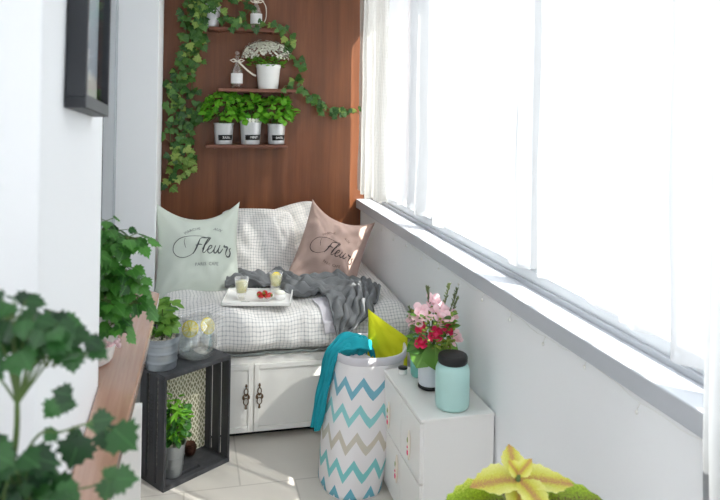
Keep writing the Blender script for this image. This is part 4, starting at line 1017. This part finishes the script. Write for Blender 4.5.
# ================================================================== LEFT SIDE: PICTURE, BOARD, PLANTS
pic = empty('framed_picture', (-0.17, 1.055, 1.579), 0, 'deep black framed picture hanging slightly crooked on the white pillar', 'picture')
pic.rotation_euler = (R(-4.2), 0, 0)
b = MB(); W_, H_, D_ = 0.300, 0.42, 0.029; f_ = 0.016
for lo, hi in (((0.001, 0, 0), (D_, W_, f_)), ((0.001, 0, H_ - f_), (D_, W_, H_)), ((0.001, 0, f_), (D_, f_, H_ - f_)), ((0.001, W_ - f_, f_), (D_, W_, H_ - f_))): b.box(lo, hi)
b.build('frame', M['black'], pic, bevel=0.001)
MB().box((0.004, f_, f_), (0.008, W_ - f_, H_ - f_)).build('backing_board', M['paper'], pic)
MB().box((0.0285, 0.004, 0.002), (0.0297, W_ - 0.004, f_ + 0.004)).build('lower_frame_face', M['grey_frame'], pic)
refl = NT('painted_outdoor_reflection'); sep = refl.n('ShaderNodeSeparateXYZ'); refl.put(sep.inputs[0], refl.coord())  # colours paint the outdoors reflected in the picture glass
nz = refl.noise(refl.coord(), 14, 3)
c = refl.ramp(refl.math('ADD', sep.outputs[2], refl.math('MULTIPLY', nz, 0.05)), [(0.04, srgb(188, 186, 178)), (0.085, srgb(196, 194, 184)), (0.10, srgb(150, 160, 172)), (0.28, srgb(178, 196, 196)), (0.34, srgb(128, 160, 138)), (0.45, srgb(200, 212, 220))])
refl.set(Base_Color=c, Roughness=0.4)
MB().box((0.0085, f_ + 0.001, f_ + 0.001), (0.010, W_ - f_ - 0.001, H_ - f_ - 0.001)).build('print', refl.m, pic)  # sheet that carries the painted reflection
MB().lathe([(0.0001, 0), (0.016, 0), (0.017, 0.03), (0.008, 0.034), (0.016, 0.04), (0.016, 0.075), (0.012, 0.08), (0.0001, 0.08)], n=4).build('reflected_bottle', M['paper'], pic).location = (-0.004, 0.15, 0.075)  # pale shape painted in as part of the glass reflection
MB().box((0.022, f_, f_), (0.0235, W_ - f_, H_ - f_)).build('glazing', M['picture_glass'], pic)

bd = MB()
o_ = [(-0.169, 0.45), (-0.112, 0.45), (-0.106, 1.09), (-0.094, 1.45), (-0.083, 1.85), (-0.074, 2.20), (-0.10, 2.23), (-0.359, 2.23), (-0.359, 1.531), (-0.169, 1.531)]
bd.add([(x, y, 0.972) for x, y in o_] + [(x, y, 1.0) for x, y in o_], [tuple(range(10))[::-1], tuple(range(10, 20))] + [(i, (i + 1) % 10, 10 + (i + 1) % 10, 10 + i) for i in range(10)])
bo = tag(bd.build('wooden_counter', M['table'], bevel=0.004), 'narrow pinkish brown varnished board along the pillar, carrying the white pot', 'shelf')
for y in (1.10, 1.65, 2.05):
    x0 = -0.1695 if y < 1.53 else -0.3595
    MB().box((x0, y - 0.01, 0.87), (x0 + 0.012, y + 0.01, 0.9715)).box((x0, y - 0.01, 0.955), (-0.125, y + 0.01, 0.9715)).build('bracket', M['alu'], bo)

def vineplant(root_z, stems, size, kind, mat, t, rnd, per=4, smat='stem', spread=0.03, nbias=(0.3, -0.6, 1.0)):
    f = MB(); s = MB()
    for path in stems:
        sp = smooth_path(path, 8); s.tube(sp, lambda k: 0.0032 * (1 - 0.6 * k), 6)
        for i in range(6, len(sp), 2):
            for k in range(per):
                a = rnd.uniform(0, 6.283); d = Vector((math.cos(a), math.sin(a), rnd.uniform(-0.7, 0.25)))
                q = sp[i] + d * rnd.uniform(0.4, 1.0) * spread; s.tube([sp[i], q], 0.001, 4, False)
                leaf(f, q, d + Vector((0, 0, -0.35)), Vector(nbias) + rv(0.45), size * rnd.uniform(0.6, 1.15), kind, 0.15, 0.4)
    f.build('foliage', mat, t, smooth=True); s.build('stem', M[smat], t, smooth=True)
# white pot with bushy plant behind the pillar
t = empty('potted_vine', (-0.205, 1.66, 1.0006), 0, 'white pot with bushy bright green vine behind the pillar on the varnished board', 'potted plant')
MB().lathe([(0.001, 0), (0.045, 0), (0.050, 0.006), (0.060, 0.05), (0.067, 0.115), (0.069, 0.120), (0.066, 0.123), (0.062, 0.115), (0.045, 0.01)], n=40).build('pot', M['ceramic'], t, smooth=True)
MB().lathe([(0.001, 0.11), (0.061, 0.11)], n=24).build('soil', M['soil'], t)
rnd = random.Random(21)
stems = [[(0, 0, 0.10), (0.02, 0.0, 0.22), (0.05, 0.0, 0.33)], [(0, 0, 0.10), (0.04, -0.02, 0.2), (0.10, -0.02, 0.29), (0.13, -0.02, 0.28)], [(0, 0, 0.10), (0.05, 0.02, 0.18), (0.11, 0.01, 0.20), (0.125, 0.0, 0.13)],
         [(0, 0, 0.1), (-0.03, 0.0, 0.2), (-0.05, 0.02, 0.31)], [(0, 0, 0.1), (0.0, -0.04, 0.2), (0.02, -0.06, 0.28)], [(0, 0, 0.1), (0.04, -0.04, 0.15), (0.07, -0.05, 0.14), (0.085, -0.05, 0.09)],
         [(0, 0, 0.1), (0.03, 0.03, 0.22), (0.07, 0.03, 0.30)], [(0, 0, 0.1), (-0.05, -0.03, 0.16), (-0.07, -0.03, 0.14)], [(0, 0, 0.1), (0.06, -0.01, 0.17), (0.10, -0.01, 0.22)]]
stems = [[(x * 0.86 - 0.012, y, 0.1 + (z - 0.1) * 0.93) for x, y, z in st_] for st_ in stems]
vineplant(0, stems, 0.036, 'maple', M['room'], t, rnd, 7, spread=0.030)
# pink flowering tag peeking below it
fp = MB(); 
for k in range(16): fp.ball((0.052 + 0.016 * math.cos(k * 1.1), -0.055 + 0.01 * math.sin(k * 2.3), 0.05 + 0.006 * (k % 3)), 0.0045, 6, 4)
fp.build('pink_bud', M['blush'], t, smooth=True)
# thin white panel on the floor by the crate
tag(MB().box((-0.358, 2.40, 0), (-0.130, 2.425, 0.578)).build('white_board_panel', M['white'], bevel=0.003), 'plain white upright panel on the floor between the left wall and the crate', 'panel')

# foreground plant, lower left
t = empty('tall_vine_plant', (-0.285, 0.66, 0.86), 0, 'large blurred dark green lobed leaf plant in the lower left foreground', 'potted plant')
MB().lathe([(0.001, 0), (0.055, 0), (0.062, 0.01), (0.082, 0.13), (0.090, 0.132), (0.090, 0.155), (0.083, 0.155), (0.078, 0.13), (0.05, 0.012)], n=40).build('pot', M['terracotta'], t, smooth=True)
MB().lathe([(0.001, 0.14), (0.08, 0.14)], n=24).build('soil', M['soil'], t)
stl = empty('plant_stool', (-0.285, 0.66, 0), 0, 'round wooden plant stool under the foreground vine plant', 'stool')
MB().lathe([(0.001, 0.825), (0.115, 0.825), (0.12, 0.83), (0.12, 0.852), (0.115, 0.859), (0.001, 0.859)], n=36).build('seat', M['table'], stl, smooth=False)
for k in range(4):
    a = k * math.pi / 2 + 0.78; MB().tube([(0.055 * math.cos(a), 0.055 * math.sin(a), 0.825), (0.105 * math.cos(a), 0.105 * math.sin(a), 0.0)], 0.011, 10).build('leg', M['table'], stl, smooth=True)
f = MB(); s = MB(); rnd = random.Random(33)
TB = Vector(t.location)
def L3(x, y, z): return Vector((x, y, z)) - TB
def fstem(pts, r=0.0035): 
    sp = smooth_path([L3(*p) for p in pts], 8); s.tube(sp, lambda k: r * (1 - 0.55 * k), 7); return sp
main = fstem([(-0.285, 0.66, 1.0), (-0.20, 0.69, 1.10), (-0.158, 0.72, 1.24), (-0.152, 0.72, 1.31)], 0.005)
def cluster(c, n, rad, size, flat=0.5, seed=0):
    q = random.Random(seed)
    for i in range(n):
        a = q.uniform(0, 6.283); r = rad * math.sqrt(q.random()); p = L3(c[0] + r * math.cos(a), c[1] + r * math.sin(a) * 0.6, c[2] + q.uniform(-1, 1) * rad * flat)
        d = Vector((math.cos(a), math.sin(a) * 0.6, q.uniform(-0.8, 0.1)))
        leaf(f, p, d, Vector((q.uniform(-.3, .3), -0.75, 0.9)), size * q.uniform(0.75, 1.15), 'maple', 0.15, 0.35, 1.05)
        s.tube([p, p.lerp(L3(c[0], c[1], c[2] - 0.02), 0.7)], 0.001, 4, False)
def FG(u, v, y=0.72): return (-0.169 + u / 1082 * (y / 0.72), y, 1.6 - (0.187 + (v - 290) * 0.001026) * (y / 0.72))
q_ = random.Random(77)
hub = (-0.152, 0.72, 1.305)
for u, v in ((2, 318), (14, 305), (28, 322), (40, 316), (52, 330), (60, 330), (66, 342), (76, 344), (20, 345), (45, 350), (5, 350), (-12, 330), (-18, 360), (30, 338)):
    tip = FG(u, v, 0.72 + q_.uniform(-0.03, 0.04))
    fstem([hub, ((hub[0] + tip[0]) / 2, (hub[1] + tip[1]) / 2, (hub[2] + tip[2]) / 2 + 0.012), tip], 0.0014)
    cluster(tip, 6, 0.014, 0.022, 0.5, int(u * 7 + v))
for u, v in ((-10, 440), (8, 455), (25, 462), (40, 470), (10, 485), (30, 492), (50, 488), (-8, 475), (20, 505), (45, 510), (0, 500), (28, 445), (58, 502)):
    c = FG(u, v, 0.70 + q_.uniform(-0.03, 0.04)); cluster(c, 8, 0.016, 0.028, 0.5, int(u * 5 + v)); fstem([(-0.185, 0.70, 1.12), c], 0.0014)
br = fstem([(-0.172, 0.71, 1.20), FG(35, 430), FG(62, 425), FG(90, 420), FG(118, 432)], 0.0016)
br2 = fstem([(-0.172, 0.70, 1.19), FG(40, 482), FG(85, 480), FG(112, 476)], 0.0014)
for u, v, dx, dz, sz in ((58, 396, -0.6, -0.7, 0.026), (60, 398, 0.9, -0.2, 0.020), (55, 422, -0.6, -0.7, 0.020), (70, 392, -1, 0.4, 0.024), (80, 430, -0.3, -0.95, 0.044), (82, 428, -0.9, -0.5, 0.024), (104, 424, 0.2, -0.95, 0.034), (100, 420, -0.9, -0.1, 0.018),
                         (112, 426, 0.75, -0.75, 0.042), (92, 418, 0.9, 0.1, 0.026), (110, 474, -0.2, -0.9, 0.030), (112, 474, 0.95, -0.1, 0.032), (106, 474, 0.4, 0.6, 0.020), (84, 340, 0.8, -0.5, 0.022), (70, 352, 0.1, -1, 0.026)):
    leaf(f, L3(*FG(u, v)), (dx, -0.1, dz), (0.1, -1, 0.35), sz * 0.82, 'maple', 0.15, 0.3, 1.1)
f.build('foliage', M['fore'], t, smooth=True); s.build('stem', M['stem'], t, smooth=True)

# coleus, lower right foreground
t = empty('coleus_plant', (0.612, 1.20, 0.638), 0, 'yellow green coleus with red marked leaves at the bottom right foreground', 'potted plant')
MB().lathe([(0.001, 0), (0.052, 0), (0.058, 0.01), (0.072, 0.12), (0.078, 0.122), (0.078, 0.14), (0.072, 0.14), (0.068, 0.12), (0.05, 0.012)], n=40).build('pot', M['terracotta'], t, smooth=True)
MB().lathe([(0.001, 0.126), (0.07, 0.126)], n=24).build('soil', M['soil'], t)
s = MB(); s.tube([(0, 0, 0.12), (0.002, 0, 0.2), (0.0, 0, 0.262)], 0.005, 8); s.tube([(0, 0, 0.16), (-0.06, -0.01, 0.20), (-0.09, -0.01, 0.21)], 0.0035, 6); s.tube([(0, 0, 0.16), (0.06, -0.01, 0.19), (0.08, -0.01, 0.20)], 0.0035, 6)
s.build('stem', M['stem'], t, smooth=True)
f = MB(); f2 = MB()
for p, d, n_, sz, wd in (((0, 0, 0.25), (-1, -0.25, 0.30), (0.0, -0.35, 1.0), 0.105, 0.8), ((0.005, 0, 0.25), (1, -0.3, 0.12), (0.0, -0.35, 1.0), 0.100, 0.8), ((0.0, 0.01, 0.25), (0.1, 0.5, 0.75), (0, -0.9, 0.5), 0.060, 1.1), ((0, -0.01, 0.255), (0.35, -1, -0.25), (0, -0.4, 1), 0.075, 1.0),
                     ((0, 0, 0.262), (-0.5, -0.3, 0.8), (0.2, -1, 0.4), 0.038, 1.0), ((0, 0, 0.262), (0.6, -0.2, 0.7), (-0.2, -1, 0.4), 0.038, 1.0), ((0, -0.01, 0.24), (-0.5, -0.9, -0.1), (0, -0.4, 1), 0.075, 0.9)):
    leaf(f, p, d, n_, sz, 'coleus', 0.25, 0.35, wd, 0.12)
for p, d, n_, sz, wd in (((-0.02, 0, 0.205), (-1, -0.2, 0.18), (0, -0.5, 1.0), 0.125, 0.9), ((0.02, 0, 0.2), (1, -0.25, 0.12), (0, -0.5, 1.0), 0.130, 0.9), ((0.0, -0.02, 0.205), (0.35, -1, -0.5), (0, -0.6, 0.9), 0.10, 1), ((-0.01, -0.02, 0.20), (-0.4, -1, -0.6), (0, -0.6, 0.9), 0.10, 1),
                     ((0.06, -0.02, 0.18), (0.7, -0.7, -0.5), (0, -0.7, 0.8), 0.09, 1), ((-0.06, -0.02, 0.18), (-0.7, -0.7, -0.5), (0, -0.7, 0.8), 0.09, 1), ((0, 0.02, 0.18), (0.3, 1, 0.0), (0, 0, 1), 0.10, 1)):
    leaf(f2, p, d, n_, sz * 1.2, 'coleus', 0.25, 0.25, wd, 0.12)
f.build('top_foliage', M['coleus'], t, smooth=True); f2.build('lower_foliage', M['coleus2'], t, smooth=True)
stl = empty('plant_stool', (0.612, 1.20, 0), 0, 'round wooden plant stool under the yellow green coleus', 'stool')
MB().lathe([(0.001, 0.60), (0.115, 0.60), (0.12, 0.605), (0.12, 0.630), (0.115, 0.637), (0.001, 0.637)], n=36).build('seat', M['table'], stl)
for k in range(4):
    a = k * math.pi / 2 + 0.78; MB().tube([(0.055 * math.cos(a), 0.055 * math.sin(a), 0.60), (0.105 * math.cos(a), 0.105 * math.sin(a), 0.0)], 0.011, 10).build('leg', M['table'], stl, smooth=True)

# ================================================================== FAIRY LIGHTS UNDER THE SILL
fl_ = empty('fairy_lights', (1.095, 2.4, 0.88), 0, 'thin clear fairy light wire sagging along the parapet just under the sill', 'string lights')
O = Vector(fl_.location); pts = []
for i in range(60):
    y = 4.0 - i * 0.047; k = (i % 12) / 12; pts.append(Vector((1.0955, y, 0.882 - 0.020 * math.sin(k * math.pi) - 0.004 * math.sin(i * 1.7))) - O)
MB().tube(pts, 0.0006, 4).build('wire', M['bulb'], fl_)
for i in range(3, 58, 5):
    p = pts[i]; m_ = MB().tube([p, p + Vector((-0.004, 0.006, -0.018))], 0.0008, 4); m_.ball(p + Vector((-0.005, 0.006, -0.024)), 0.004, 8, 6, (1, 1, 1.5)); m_.build('bulb', M['bulb'], fl_, smooth=True)
